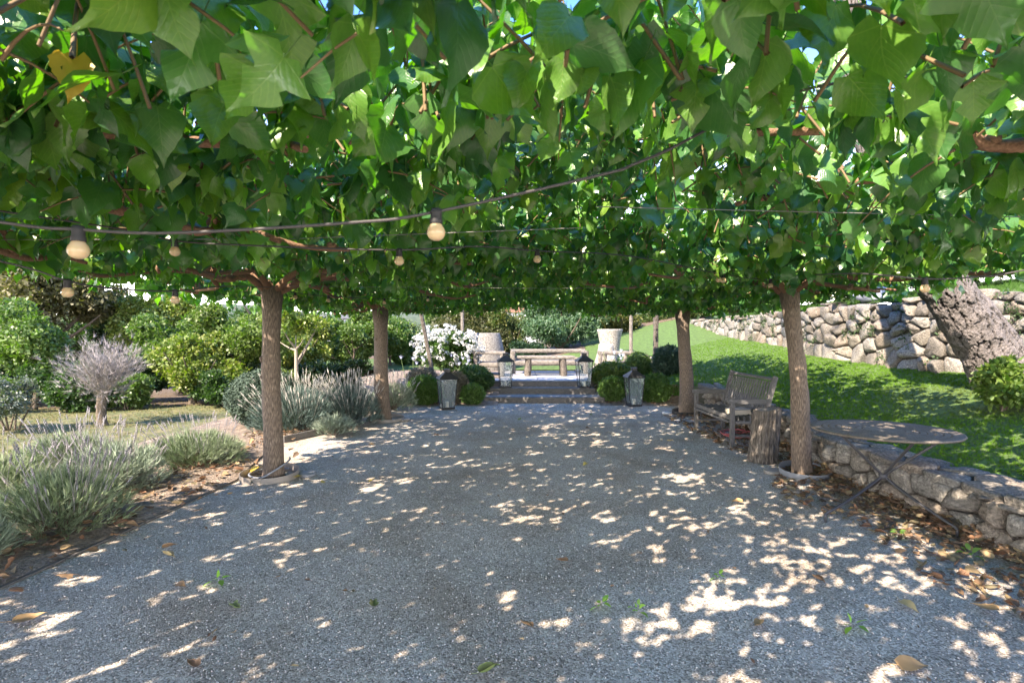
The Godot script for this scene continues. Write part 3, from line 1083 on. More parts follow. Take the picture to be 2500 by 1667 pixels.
			for k in nl:
				var f := (k + 0.6) / nl
				var fi := f * 5.0
				var i := mini(int(fi), 4)
				var pos := pts[i].lerp(pts[i + 1], fi - i)
				var a := az + k * 2.4 + rr(-0.4, 0.4)
				var o := Vector3(cos(a), 0, sin(a))
				var dip := rr(0.2, 1.45)
				if hang: dip = rr(0.8, 1.45)
				var tip := o * cos(dip) + Vector3.DOWN * sin(dip)
				var up := Vector3.UP + rand_dir() * 0.75
				var bs := basis_yz(tip, up)
				var s := rr(0.105, 0.19) * (1.0 - 0.35 * f) * (1.04 if si == 0 or si == 3 else 1.06)
				var pp := pos + (o * 0.9 + Vector3.UP * 0.25) * s * 0.36
				var wp := org + pp
				if wp.distance_to(cam) < 0.85: continue
				if -wp.z < 1.5 and wp.y < 1.98: continue
				if wp.x > -1.3 and wp.x < -0.72 and wp.y > 2.0 and wp.y < 2.42 and -wp.z > 0.8 and -wp.z < 1.34: continue      # the air round the yellow leaf
				leaves.append([Transform3D(bs.scaled_local(Vector3.ONE * s), pp), wp])
		obj("twigs", tw, M.twig, t).set_meta("kind", "stuff")
		# the largest in view are leaves of their own, the others one mass
		var order := []
		for i in leaves.size():
			var wp: Vector3 = leaves[i][1]
			var dz := -wp.z
			if dz > 0.5 and absf(wp.x) / dz < 0.98 and absf(wp.y - 1.6) / dz < 0.66:
				order.append([wp.distance_to(cam) / leaves[i][0].basis.x.length() * 0.12 * (1.0 + 0.5 * maxf(0, wp.y - 2.3)), i])
		order.sort_custom(func(a, b): return a[0] < b[0])
		var single := {}
		for k in mini(300, order.size()):
			single[order[k][1]] = true
		var groups := {}
		for i in leaves.size():
			var kind: int = [0, 2, 0, 1, 1, 3, 4, 5, 0][rng.randi() % 9]
			var tn := rng.randi() % 6
			if single.has(i):
				var o := put("leaf", shapes[kind], M.leaf[1 + tn], t)
				o.transform = leaves[i][0]
			else:
				if not groups.has(kind): groups[kind] = [[], PackedColorArray()]
				groups[kind][0].append(leaves[i][0])
				var tc: Array = M.tints[tn]
				var g := rr(0.8, 1.08)
				groups[kind][1].append(Color(tc[0] * g, tc[1] * g, tc[2] * g))
		for kind in groups:
			many("leaves", shapes[kind], M.leaf[0], groups[kind][0], groups[kind][1], t)
		if si == 0:
			var y := put("yellow_leaf", shapes[3], M.yellow_leaf, t)
			y.transform = Transform3D(basis_yz(Vector3(-0.1, -1, 0.1), Vector3(0.2, 0.1, 1)).scaled_local(Vector3.ONE * 0.115), at(-1.06, 2.28, 1.33) - org)
			tag(y, "bright yellow leaf hanging among the green ones")

# ---------------------------------------------------------------- trees, shrubs, hedges
var sprigs := []

func lumps_crown(called: String, parent: Node3D, centre: Vector3, r: Vector3, count: int, size: float, ca: Color, cb: Color, lumps := 9, material: Material = null, flat_shell := 0.55) -> void:
	var ls := []
	for i in lumps:
		var d := rand_dir()
		d.y = d.y * 0.9 + 0.1
		ls.append([centre + d * r * rr(0.3, 0.9), rr(0.24, 0.52)])
	ls.append([centre, 0.6])
	var groups := {}
	for i in count:
		var l: Array = ls[rng.randi() % ls.size()]
		var d := rand_dir()
		var q := pow(rng.randf(), flat_shell)
		var p: Vector3 = l[0] + d * r * l[1] * q
		var nn := (d + Vector3.UP * 0.5 + rand_dir() * 0.8).normalized()
		var k := rng.randi() % sprigs.size()
		if not groups.has(k): groups[k] = [[], PackedColorArray()]
		groups[k][0].append(Transform3D(basis_yz(rand_dir(), nn).scaled(Vector3.ONE * size * rr(0.7, 1.3)), p))
		var c := ca.lerp(cb, pow(rng.randf(), 1.3)) * rr(0.8, 1.2)
		groups[k][1].append(Color(c.r, c.g, c.b))
	for k in groups:
		many(called, sprigs[k], material if material else M.foliage, groups[k][0], groups[k][1], parent)

func branchy(parent: Node3D, foot: Vector3, top: Vector3, rad: float, spread: float, k: int, m: Material, called := "branch") -> void:
	var tb := MB.new()
	var mid := foot.lerp(top, 0.5) + Vector3(rr(-0.06, 0.06), 0, rr(-0.06, 0.06))
	tb.tube(bezier(foot + Vector3.DOWN * 0.08, mid, top, 8), taper(rad * 1.15, rad * 0.6, 8), 9)
	obj("trunk", tb, m, parent)
	var bb := MB.new()
	for i in k:
		var a := TAU * i / k + rr(-0.4, 0.4)
		var s := top.lerp(foot, rr(0.0, 0.35))
		var e := top + Vector3(cos(a) * spread, spread * rr(0.3, 1.1), sin(a) * spread)
		bb.tube(bezier(s, s.lerp(e, 0.5) + Vector3.DOWN * spread * 0.15, e, 5), taper(rad * 0.5, rad * 0.1, 5), 5, false)
	obj(called, bb, m, parent)

func tree(called: String, label: String, foot: Vector3, trunk_h: float, rad: float, centre_h: float, r: Vector3, count: int, size: float, ca: Color, cb: Color, m: Material, group := "trees and bushes behind the lavender bed", lumps := 9) -> Node3D:
	var t := thing(called, label, "tree", foot, 0.0, group)
	branchy(t, Vector3.ZERO, Vector3(rr(-0.1, 0.1), trunk_h, rr(-0.1, 0.1)), rad, r.x * 0.6, 6, m)
	lumps_crown("crown", t, Vector3(0, centre_h, 0), r, count, size, ca, cb, lumps)
	return t

func shrub(called: String, label: String, foot: Vector3, r: Vector3, count: int, size: float, ca: Color, cb: Color, group := "", lumps := 8, category := "shrub") -> Node3D:
	var t := thing(called, label, category, foot, 0.0, group)
	var b := MB.new()
	for i in 6:
		var a := rr(0, TAU)
		var e := Vector3(cos(a) * r.x * 0.5, r.y * rr(0.7, 1.2), sin(a) * r.z * 0.5)
		b.tube(bezier(Vector3(rr(-0.05, 0.05), -0.05, rr(-0.05, 0.05)), e * Vector3(0.4, 0.5, 0.4), e, 4), taper(0.02, 0.006, 4), 5, false)
	obj("stem", b, M.old_bark, t)
	lumps_crown("foliage", t, Vector3(0, r.y, 0), r, count, size, ca, cb, lumps)
	return t

# clipped ball: small leaves in a thin shell over a dark heart of twigs
func ball_shrub(label: String, foot: Vector3, r: Vector3, count: int, size: float, ca: Color, cb: Color, material: Material = null, called := "clipped_shrub") -> void:
	var t := thing(called, label, "shrub", foot, 0.0, "rounded shrubs around the steps")
	var b := MB.new()
	for i in 9:
		var a := rr(0, TAU)
		var e := Vector3(cos(a) * r.x * 0.75, r.y * rr(0.6, 1.7), sin(a) * r.z * 0.75)
		b.tube(bezier(Vector3(rr(-0.04, 0.04), -0.05, rr(-0.04, 0.04)), e * Vector3(0.35, 0.5, 0.35), e, 4), taper(0.014, 0.004, 4), 5, false)
	obj("stem", b, M.old_bark, t)
	var groups := {}
	var f := FastNoiseLite.new()
	f.frequency = 2.5
	f.seed = rng.randi() % 1000
	for i in count:
		var d := rand_dir()
		var q := rr(0.80, 1.0) if rng.randf() < 0.8 else rr(0.4, 0.85)
		q *= 1.0 + 0.13 * f.get_noise_3dv(d * 1.5) + (0.06 if rng.randf() < 0.06 else 0.0)
		var p := Vector3(0, r.y * 0.97, 0) + d * r * q
		if p.y < 0.02: continue
		var nn := (d + rand_dir() * 0.7).normalized()
		var k := rng.randi() % sprigs.size()
		if not groups.has(k): groups[k] = [[], PackedColorArray()]
		groups[k][0].append(Transform3D(basis_yz(rand_dir(), nn).scaled(Vector3.ONE * size * rr(0.7, 1.3)), p))
		var c := ca.lerp(cb, rng.randf()) * rr(0.85, 1.15)
		groups[k][1].append(Color(c.r, c.g, c.b))
	for k in groups:
		many("foliage", sprigs[k], material if material else M.foliage, groups[k][0], groups[k][1], t)

func make_background() -> void:
	sprigs = [sprig_mesh(6, 0.26, 1), sprig_mesh(7, 0.22, 2), sprig_mesh(5, 0.3, 3), sprig_mesh(7, 0.26, 4, 0.3)]
	rng.seed = 61
	var yg := Color(0.22, 0.245, 0.045)
	var lg := Color(0.145, 0.215, 0.048)
	var mg := Color(0.082, 0.145, 0.042)
	var dg := Color(0.04, 0.08, 0.032)
	var ol := Color(0.19, 0.165, 0.075)
	var bl := Color(0.12, 0.20, 0.11)
	# left
	tree("cork_oak", "tall olive brown evergreen tree at the left edge of the garden", at(-13.0, 0, 15.2), 1.7, 0.16, 2.95, Vector3(2.3, 1.75, 1.8), 7000, 0.16, ol, Color(0.05, 0.06, 0.025), M.old_bark, "", 16)
	tree("evergreen_tree", "dark blue green tree beside the gap of sky on the left", at(-12.9, 0, 18.0), 1.2, 0.1, 1.95, Vector3(1.4, 1.3, 1.2), 3600, 0.15, dg, Color(0.05, 0.085, 0.045), M.old_bark)
	tree("bushy_tree", "round yellow green tree rising behind the dry silvery tree", at(-10.5, 0, 16.2), 1.1, 0.08, 1.95, Vector3(1.3, 1.2, 1.1), 5000, 0.15, yg, lg, M.old_bark)
	tree("bushy_tree", "lower green bushy tree left of the dry silvery tree", at(-10.4, 0, 11.8), 0.6, 0.06, 1.2, Vector3(1.0, 0.95, 0.9), 3600, 0.13, lg, mg, M.old_bark)
	tree("bushy_tree", "bright yellow green tree just right of the dry silvery tree", at(-7.4, 0, 12.6), 0.5, 0.09, 1.05, Vector3(1.2, 1.1, 1.0), 5600, 0.13, yg, lg, M.old_bark)
	tree("bushy_tree", "green tree with a bare reddish trunk left of the forked mulberry", at(-6.7, 0, 13.6), 0.9, 0.06, 1.55, Vector3(1.25, 0.95, 1.0), 4600, 0.13, lg, Color(0.11, 0.15, 0.035), M.old_bark)
	tree("bushy_tree", "leafy tree filling the gap behind the round trees", at(-8.9, 0, 14.6), 0.7, 0.07, 1.2, Vector3(1.3, 1.05, 1.0), 4200, 0.14, lg, mg, M.old_bark)
	tree("bushy_tree", "yellowish tree seen just right of the forked mulberry trunk", at(-6.5, 0, 16.6), 0.8, 0.07, 1.2, Vector3(1.3, 1.0, 1.0), 4200, 0.15, yg, lg, M.old_bark)
	tree("bushy_tree", "green tree midway between the two left mulberry trunks", at(-5.2, 0.1, 18.0), 0.9, 0.06, 1.35, Vector3(1.2, 1.05, 1.0), 3800, 0.15, lg, mg, M.old_bark)
	tree("bushy_tree", "bright green tree just left of the far left mulberry trunk", at(-4.3, 0.3, 19.5), 0.8, 0.06, 1.3, Vector3(1.3, 1.1, 1.0), 3800, 0.15, lg, Color(0.06, 0.13, 0.03), M.old_bark)
	tree("bushy_tree", "dense bush tree behind the far end of the dark hedge", at(-9.6, 0, 18.8), 0.8, 0.07, 1.2, Vector3(1.8, 1.15, 1.0), 4200, 0.16, mg, lg, M.old_bark)
	tree("bushy_tree", "pale green bush tree behind the low bushes at the left edge", at(-14.8, 0, 13.2), 0.6, 0.07, 0.95, Vector3(1.6, 1.0, 1.0), 3600, 0.15, Color(0.09, 0.14, 0.04), mg, M.old_bark)
	for k in 5:
		tree("boundary_bush", ["tall hedge bush closing the garden at the far left edge", "tall hedge bush behind the olive brown tree", "tall hedge bush behind the gap of sky", "tall hedge bush behind the round yellow green tree", "tall hedge bush behind the leafy middle trees"][k], at(-25.0 + k * 3.9, 0, 20.5 + k * 0.9), 0.6, 0.08, 1.45, Vector3(2.4, 1.35, 1.0), 3600, 0.19, Color(0.07, 0.11, 0.03), Color(0.04, 0.075, 0.025), M.old_bark, "hedge bushes closing the garden on the left", 14)
	for k in 5:
		shrub("undergrowth_bush", ["loose low green bush at the foot of the trees, left of the dry tree", "loose low bush directly behind the dry silvery tree", "loose low yellow green bush right of the dry tree", "loose low bush under the bright yellow green tree", "loose low bush before the bare reddish trunk"][k], at([-11.4, -9.3, -8.3, -6.4, -5.5][k], 0, [10.9, 11.4, 11.7, 12.2, 12.9][k]), Vector3([1.0, 0.9, 0.7, 0.7, 0.6][k], [0.5, 0.55, 0.42, 0.40, 0.36][k], 0.5), 1900, 0.12, [mg, dg, lg, mg, yg][k], [lg, mg, mg, dg, lg][k], "loose bushes at the foot of the trees", 9)
	# a slim sapling with a pale trunk
	var sap := thing("sapling", "slender sapling with a pale trunk behind the lavender", "tree", at(-4.95, 0, 12.4))
	branchy(sap, Vector3.ZERO, Vector3(0.02, 1.35, 0), 0.055, 0.45, 6, M.pale_bark)
	lumps_crown("crown", sap, Vector3(0, 1.9, 0), Vector3(0.75, 0.5, 0.6), 420, 0.12, lg, yg, 8)
	var sap2 := thing("sapling", "thin dark sapling among the green trees behind the lavender", "tree", at(-4.95, 0.05, 17.0))
	branchy(sap2, Vector3.ZERO, Vector3(0.02, 1.2, 0), 0.03, 0.4, 5, M.old_bark)
	lumps_crown("crown", sap2, Vector3(0, 1.5, 0), Vector3(0.6, 0.5, 0.5), 500, 0.12, lg, mg, 8)
	shrub("shrub", "rust tinged shrub behind the sapling", at(-5.6, 0, 15.2), Vector3(0.55, 0.42, 0.5), 900, 0.1, Color(0.2, 0.09, 0.03), Color(0.14, 0.13, 0.03))
	shrub("shrub", "silvery grey bush at the left edge behind the lavender", at(-8.3, 0, 9.0), Vector3(0.75, 0.6, 0.6), 2400, 0.06, Color(0.17, 0.19, 0.17), Color(0.1, 0.13, 0.1))
	# dark hedge under the trees, in three bushes
	for k in 5:
		var x := -13.2 + k * 2.1
		shrub("hedge_bush", ["dark hedge bush at the left end of the row under the trees", "dark hedge bush behind the dry silvery tree", "dark hedge bush under the bright yellow green tree", "dark hedge bush beside the bare reddish trunk", "dark hedge bush at the right end of the row behind the sapling"][k], at(x, 0, 12.0 + k * 0.4), Vector3(1.35, 0.62, 0.6), 2600, 0.14, dg, Color(0.02, 0.035, 0.016), "dark hedge bushes under the trees", 10, "hedge")
	# the dry, silvery tree
	var d := thing("dry_tree", "dry silvery grey small tree with a bare twiggy crown", "tree", at(-7.3, 0, 9.7))
	rng.seed = 66
	var tb := MB.new()
	tb.tube(bezier(Vector3(0, -0.05, 0), Vector3(-0.08, 0.25, 0), Vector3(0.0, 0.62, 0), 9), PackedFloat32Array([0.12, 0.1, 0.085, 0.08, 0.085, 0.075, 0.08, 0.08, 0.085, 0.08]), 10)
	obj("trunk", tb, M.old_bark, d)
	var bb := MB.new()
	var tips := []
	for i in 16:
		var a := TAU * i / 16 + rr(-0.2, 0.2)
		var el := rr(0.1, 1.5)
		var e := Vector3(0, 0.6, 0) + Vector3(cos(a) * cos(el), sin(el) * 1.05, sin(a) * cos(el)) * rr(0.4, 0.95)
		bb.tube(bezier(Vector3(0, 0.55, 0), Vector3(0, 0.65, 0).lerp(e, 0.5) + Vector3.DOWN * 0.05, e, 5), taper(0.022, 0.006, 5), 5, false)
		for j in 9:
			tips.append(Vector3(0, 0.62, 0).lerp(e, rr(0.4, 1.0)))
	obj("branch", bb, M.pale_bark, d)
	var xf := []
	var cols := PackedColorArray()
	for i in 1500:
		var p: Vector3 = tips[rng.randi() % tips.size()] + rand_dir() * rr(0.02, 0.34)
		var o := (p - Vector3(0, 0.45, 0)).normalized() + rand_dir() * 0.5
		xf.append(Transform3D(basis_yz(o, rand_dir()).scaled(Vector3.ONE * rr(0.09, 0.2)), p))
		var g := rr(0.6, 1.15)
		cols.append(Color(0.33 * g, 0.30 * g, 0.31 * g))
	many("crown", tuft_mesh(7, 0.035, 0.5, 14), M.dull_foliage, xf, cols, d)
	# far hedge
	tree("hedge_tree", "olive brown bush tree behind the white hydrangea", at(-1.8, 0.4, 22.5), 0.6, 0.07, 1.5, Vector3(1.9, 1.5, 1.0), 4200, 0.15, Color(0.12, 0.12, 0.05), Color(0.07, 0.085, 0.035), M.old_bark, "bushes of the far hedge")
	tree("hedge_tree", "yellow flecked bush between the hydrangea and the blue green tree", at(0.0, 0.5, 23.0), 0.5, 0.07, 1.25, Vector3(1.5, 1.35, 1.0), 4400, 0.14, Color(0.14, 0.14, 0.035), mg, M.old_bark, "bushes of the far hedge")
	tree("hedge_tree", "broad blue green tree in the middle of the far hedge", at(2.1, 0.55, 22.8), 0.7, 0.12, 1.55, Vector3(2.1, 1.35, 1.1), 6200, 0.15, Color(0.085, 0.15, 0.075), bl, M.old_bark, "bushes of the far hedge", 14)
	tree("hedge_tree", "yellow olive bush of the far hedge behind the right pot", at(4.9, 0.9, 24.5), 0.6, 0.08, 1.3, Vector3(1.7, 1.0, 1.0), 4200, 0.15, Color(0.15, 0.15, 0.04), Color(0.09, 0.1, 0.03), M.old_bark, "bushes of the far hedge")
	tree("hedge_tree", "green bush at the right end of the far hedge", at(7.6, 1.3, 25.5), 0.6, 0.08, 1.2, Vector3(1.7, 1.1, 1.0), 3800, 0.15, mg, Color(0.1, 0.12, 0.03), M.old_bark, "bushes of the far hedge")
	tree("hedge_tree", "low dark bush under the blue green tree", at(0.6, 0.5, 21.6), 0.3, 0.05, 0.45, Vector3(0.9, 0.4, 0.5), 1600, 0.12, Color(0.03, 0.07, 0.04), dg, M.old_bark, "bushes of the far hedge")
	tree("hedge_tree", "bright bush left of the white hydrangea", at(-3.6, 0.35, 20.5), 0.6, 0.07, 1.0, Vector3(1.2, 1.0, 0.9), 3400, 0.13, lg, Color(0.1, 0.12, 0.05), M.old_bark, "bushes of the far hedge")
	tree("hedge_tree", "grey green bush behind the left jar", at(-2.6, 0.4, 19.6), 0.5, 0.05, 0.8, Vector3(0.8, 0.75, 0.7), 2000, 0.11, Color(0.13, 0.16, 0.08), Color(0.08, 0.11, 0.05), M.old_bark, "bushes of the far hedge")
	# taller trees beyond the hedge, mostly hidden by the leaf roof
	tree("background_tree", "tall green tree standing beyond the far hedge", at(-3.4, 0, 31), 2.0, 0.2, 3.4, Vector3(2.6, 2.0, 2.0), 4200, 0.28, mg, lg, M.old_bark)
	tree("background_tree", "tall dark tree beyond the right of the far hedge", at(6.2, 0, 33), 2.2, 0.2, 4.0, Vector3(3.2, 2.3, 2.0), 4200, 0.3, dg, mg, M.old_bark)
	tree("background_tree", "far tree closing the view behind the left trees", at(-13.5, 0, 30), 2.0, 0.2, 2.2, Vector3(3.4, 1.3, 2.0), 3800, 0.3, mg, dg, M.old_bark)
	# right: above the tall wall
	shrub("shrub", "dark shrub on top of the far stretch of stone wall", at(8.4, 2.2, 19.5), Vector3(1.3, 0.75, 1.0), 3000, 0.14, mg, dg, "plants above the stone wall")
	shrub("shrub", "yellow green shrub above the far end of the stone wall", at(8.2, 2.2, 23.5), Vector3(1.3, 0.7, 1.0), 2600, 0.14, Color(0.13, 0.14, 0.04), mg, "plants above the stone wall")
	shrub("shrub", "bushy shrub above the corner of the stone wall", at(8.9, 2.3, 15.8), Vector3(1.0, 0.8, 0.9), 2600, 0.14, mg, lg, "plants above the stone wall")
	shrub("shrub", "low trailing shrub behind the leaning pine on the upper garden", at(10.6, 2.6, 9.4), Vector3(1.2, 0.5, 1.0), 2200, 0.13, Color(0.05, 0.1, 0.05), dg, "plants above the stone wall")
	for k in 4:
		shrub("shrub", ["leafy shrub above the wall left of the blue sack", "leafy shrub above the wall behind the blue sack", "tall shrub above the sunlit stretch of stone wall", "pale green shrub above the wall right behind the leaning pine"][k], at([8.7, 9.1, 8.5, 9.6][k], 2.25, [13.4, 11.4, 17.5, 8.6][k]), Vector3([1.2, 1.1, 1.2, 1.0][k], [0.85, 0.7, 0.8, 0.6][k], 0.9), 2600, 0.14, [mg, lg, mg, lg][k], [lg, dg, dg, mg][k], "plants above the stone wall")
	for k in 3:
		var cf := thing("conifer", ["drooping grey green conifer above the wall, left one", "drooping grey green conifer behind the blue sack", "drooping grey green conifer beside the leaning pine"][k], "tree", [at(9.6, 2.4, 13.4), at(9.7, 2.5, 11.6), at(10.2, 2.6, 10.2)][k], 0.0, "conifers above the stone wall")
		branchy(cf, Vector3.ZERO, Vector3(0.05, 2.4, 0), 0.09, 0.5, 5, M.old_bark)
		var fx := []
		var fc := PackedColorArray()
		for i in 900:
			var h := rr(0.35, 2.9)
			var a := rr(0, TAU)
			var r2 := rr(0.2, 1.25) * (1.15 - h / 3.4)
			var p := Vector3(cos(a) * r2, h - r2 * 0.2, sin(a) * r2)
			fx.append(Transform3D(basis_yz(Vector3(cos(a), -rr(0.2, 1.3), sin(a)), Vector3.UP).scaled(Vector3.ONE * rr(0.2, 0.34)), p))
			var g := rr(0.7, 1.3)
			fc.append(Color(0.13 * g, 0.17 * g, 0.085 * g))
		many("crown", tuft_mesh(9, 0.04, 0.35, 21, 0.4), M.dull_foliage, fx, fc, cf)
	tree("background_tree", "tall dark tree on the slope above the stone wall", at(14.5, 3.0, 15), 1.5, 0.2, 2.6, Vector3(3.0, 2.2, 3.0), 4600, 0.25, dg, mg, M.old_bark)
	tree("background_tree", "green tree on the slope at the right edge above the wall", at(13.5, 2.8, 9.5), 1.2, 0.15, 2.2, Vector3(2.0, 1.7, 2.0), 3800, 0.2, mg, lg, M.old_bark)
	# shrubs at the foot of the pine
	shrub("shrub", "bright green leafy shrub at the foot of the leaning pine", at(5.72, 0.70, 6.35), Vector3(0.48, 0.30, 0.42), 1500, 0.10, Color(0.15, 0.22, 0.04), Color(0.08, 0.15, 0.03))
	shrub("shrub", "brownish thin leaved shrub at the right edge beside the pine", at(6.15, 0.74, 6.0), Vector3(0.45, 0.40, 0.42), 1700, 0.06, Color(0.13, 0.1, 0.055), Color(0.06, 0.085, 0.035))
	# round shrubs by the steps
	rng.seed = 71
	var b1 := Color(0.07, 0.135, 0.028)
	var b2 := Color(0.12, 0.21, 0.045)
	ball_shrub("round green shrub left of the nearest left lantern", at(-2.08, 0.0, 12.85), Vector3(0.44, 0.34, 0.40), 2600, 0.075, b1, b2)
	ball_shrub("small round green shrub beside the bottom step on the left", at(-0.94, 0.0, 12.85), Vector3(0.29, 0.25, 0.27), 1800, 0.06, b1, b2)
	ball_shrub("wide round green shrub beside the upper steps on the left", at(-0.98, 0.12, 14.0), Vector3(0.50, 0.37, 0.44), 2900, 0.075, Color(0.04, 0.085, 0.025), Color(0.075, 0.14, 0.04))
	ball_shrub("greyish dry round shrub behind the nearest left lantern", at(-1.33, 0.05, 13.0), Vector3(0.30, 0.36, 0.28), 2200, 0.05, Color(0.16, 0.13, 0.09), Color(0.12, 0.12, 0.08), M.dull_foliage)
	ball_shrub("wide yellowish green round shrub beside the steps on the right", at(2.62, 0.12, 14.3), Vector3(0.60, 0.42, 0.5), 3600, 0.075, b1, Color(0.13, 0.16, 0.03))
	ball_shrub("small round green shrub at the right end of the bottom step", at(2.44, 0.04, 13.2), Vector3(0.34, 0.30, 0.3), 2200, 0.065, b1, b2)
	ball_shrub("round green shrub just right of the lantern with the open door", at(3.45, 0.0, 13.1), Vector3(0.40, 0.36, 0.36), 2400, 0.065, b1, b2)
	ball_shrub("tall dark blue green round bush left of the far right trunk", at(4.05, 0.5, 14.0), Vector3(0.42, 0.45, 0.4), 2600, 0.065, Color(0.025, 0.055, 0.04), Color(0.05, 0.085, 0.06))
	ball_shrub("round green bush behind the lantern with the open door", at(3.45, 0.42, 14.8), Vector3(0.38, 0.38, 0.36), 2000, 0.07, b1, Color(0.09, 0.14, 0.05))
	ball_shrub("grey dry mound beside the far left mulberry trunk", at(-2.35, 0.12, 14.2), Vector3(0.42, 0.36, 0.36), 2200, 0.05, Color(0.15, 0.13, 0.11), Color(0.11, 0.12, 0.09), M.dull_foliage)
	ball_shrub("rounded dark grey green bush behind the forked mulberry trunk", at(-4.35, 0.0, 9.6), Vector3(0.66, 0.52, 0.55), 5200, 0.055, Color(0.045, 0.075, 0.05), Color(0.075, 0.11, 0.08), M.dull_foliage)
	# strap leaved plants
	for e in [[-1.85, 0.12, 13.5, 0.55, "clump of green strap leaves left of the nearest left lantern"], [-1.25, 0.2, 13.9, 0.5, "clump of green strap leaves behind the nearest left lantern"], [3.1, 0.15, 13.7, 0.5, "clump of green strap leaves between the right lantern and its shrubs"], [4.15, 0.2, 13.2, 0.45, "clump of green strap leaves under the dark round bush"]]:
		var t := thing("strap_leaf_plant", e[4], "plant", at(e[0], e[1], e[2]), 0.0, "strap leaved plants beside the steps")
		var px := []
		var pc := PackedColorArray()
		for i in 26:
			px.append(Transform3D(Basis(Vector3.UP, rr(0, 6)).scaled(Vector3.ONE * e[3] * rr(0.6, 1.1)), Vector3(rr(-0.25, 0.25), -0.03, rr(-0.25, 0.25))))
			var g := rr(0.7, 1.3)
			pc.append(Color(0.08 * g, 0.17 * g, 0.035 * g))
		many("foliage", tuft_mesh(6, 0.04, 0.5, 5, 0.5), M.foliage, px, pc, t)
	# white hydrangea
	rng.seed = 73
	var hy := shrub("hydrangea_bush", "large white flowering hydrangea behind the left lanterns", at(-1.85, 0.42, 15.8), Vector3(1.15, 0.72, 0.8), 3400, 0.12, Color(0.08, 0.15, 0.03), Color(0.05, 0.1, 0.025), "", 10, "flowering shrub")
	var fl := MB.new()
	for i in 26:      # a flower head: a dome of four-petalled florets
		var d2 := rand_dir()
		d2.y = absf(d2.y) * 0.8 + 0.05
		var bs := basis_yz(rand_dir(), d2)
		var c := d2 * Vector3(0.5, 0.36, 0.5)
		var s := fl.v.size()
		fl.vert(c, bs.z)
		for q in 8:
			var a := TAU * q / 8
			var rad := 0.17 if q % 2 == 0 else 0.08
			fl.vert(c + (bs.x * cos(a) + bs.y * sin(a)) * rad + bs.z * 0.02, bs.z)
		for q in 8: fl.tri(s, s + 1 + q, s + 1 + (q + 1) % 8)
	var flm := fl.mesh()
	for i in 165:
		var d2 := rand_dir()
		if d2.z < -0.1 and rng.randf() < 0.7: d2.z = -d2.z
		if d2.y < -0.3 and rng.randf() < 0.75: d2.y = -d2.y
		var p := Vector3(0, 0.78, 0) + d2 * Vector3(1.05, 0.72, 0.8) * rr(0.78, 1.06)
		var f := put("flower_head", flm, M.petal if i % 5 else M.white_petal, hy)
		f.transform = Transform3D(basis_yz(rand_dir(), (d2 + Vector3.UP).normalized()) * Basis(Vector3.RIGHT, PI / 2), p).scaled_local(Vector3.ONE * rr(0.11, 0.19))
	# blue lilies
	for e in [[-2.75, 0.28, 15.2, "pale blue lily heads left of the hydrangea"], [-1.35, 0.35, 14.9, "pale blue lily heads in front of the hydrangea"], [2.9, 0.5, 15.2, "pale blue lily heads beside the right timber chair"]]:
		var t := thing("lily_plant", e[3], "flower", at(e[0], e[1], e[2]), 0.0, "blue lilies near the terrace")
		var st := MB.new()
		var tops := []
		for i in 7:
			var q := Vector3(rr(-0.4, 0.4), rr(0.45, 0.75), rr(-0.2, 0.2))
			st.tube(bezier(q * Vector3(0.6, 0, 0.6), q * Vector3(0.8, 0.6, 0.8), q, 4), taper(0.008, 0.006, 4), 5, false)
			tops.append(q)
		obj("stem", st, M.twig_green, t)
		for q in tops:
			var h := put("flower_head", tuft_mesh(26, 0.10, 0.75, 31, 0.2), M.blue_petal, t)
			h.transform = Transform3D(Basis.IDENTITY.scaled(Vector3.ONE * 0.12), q)

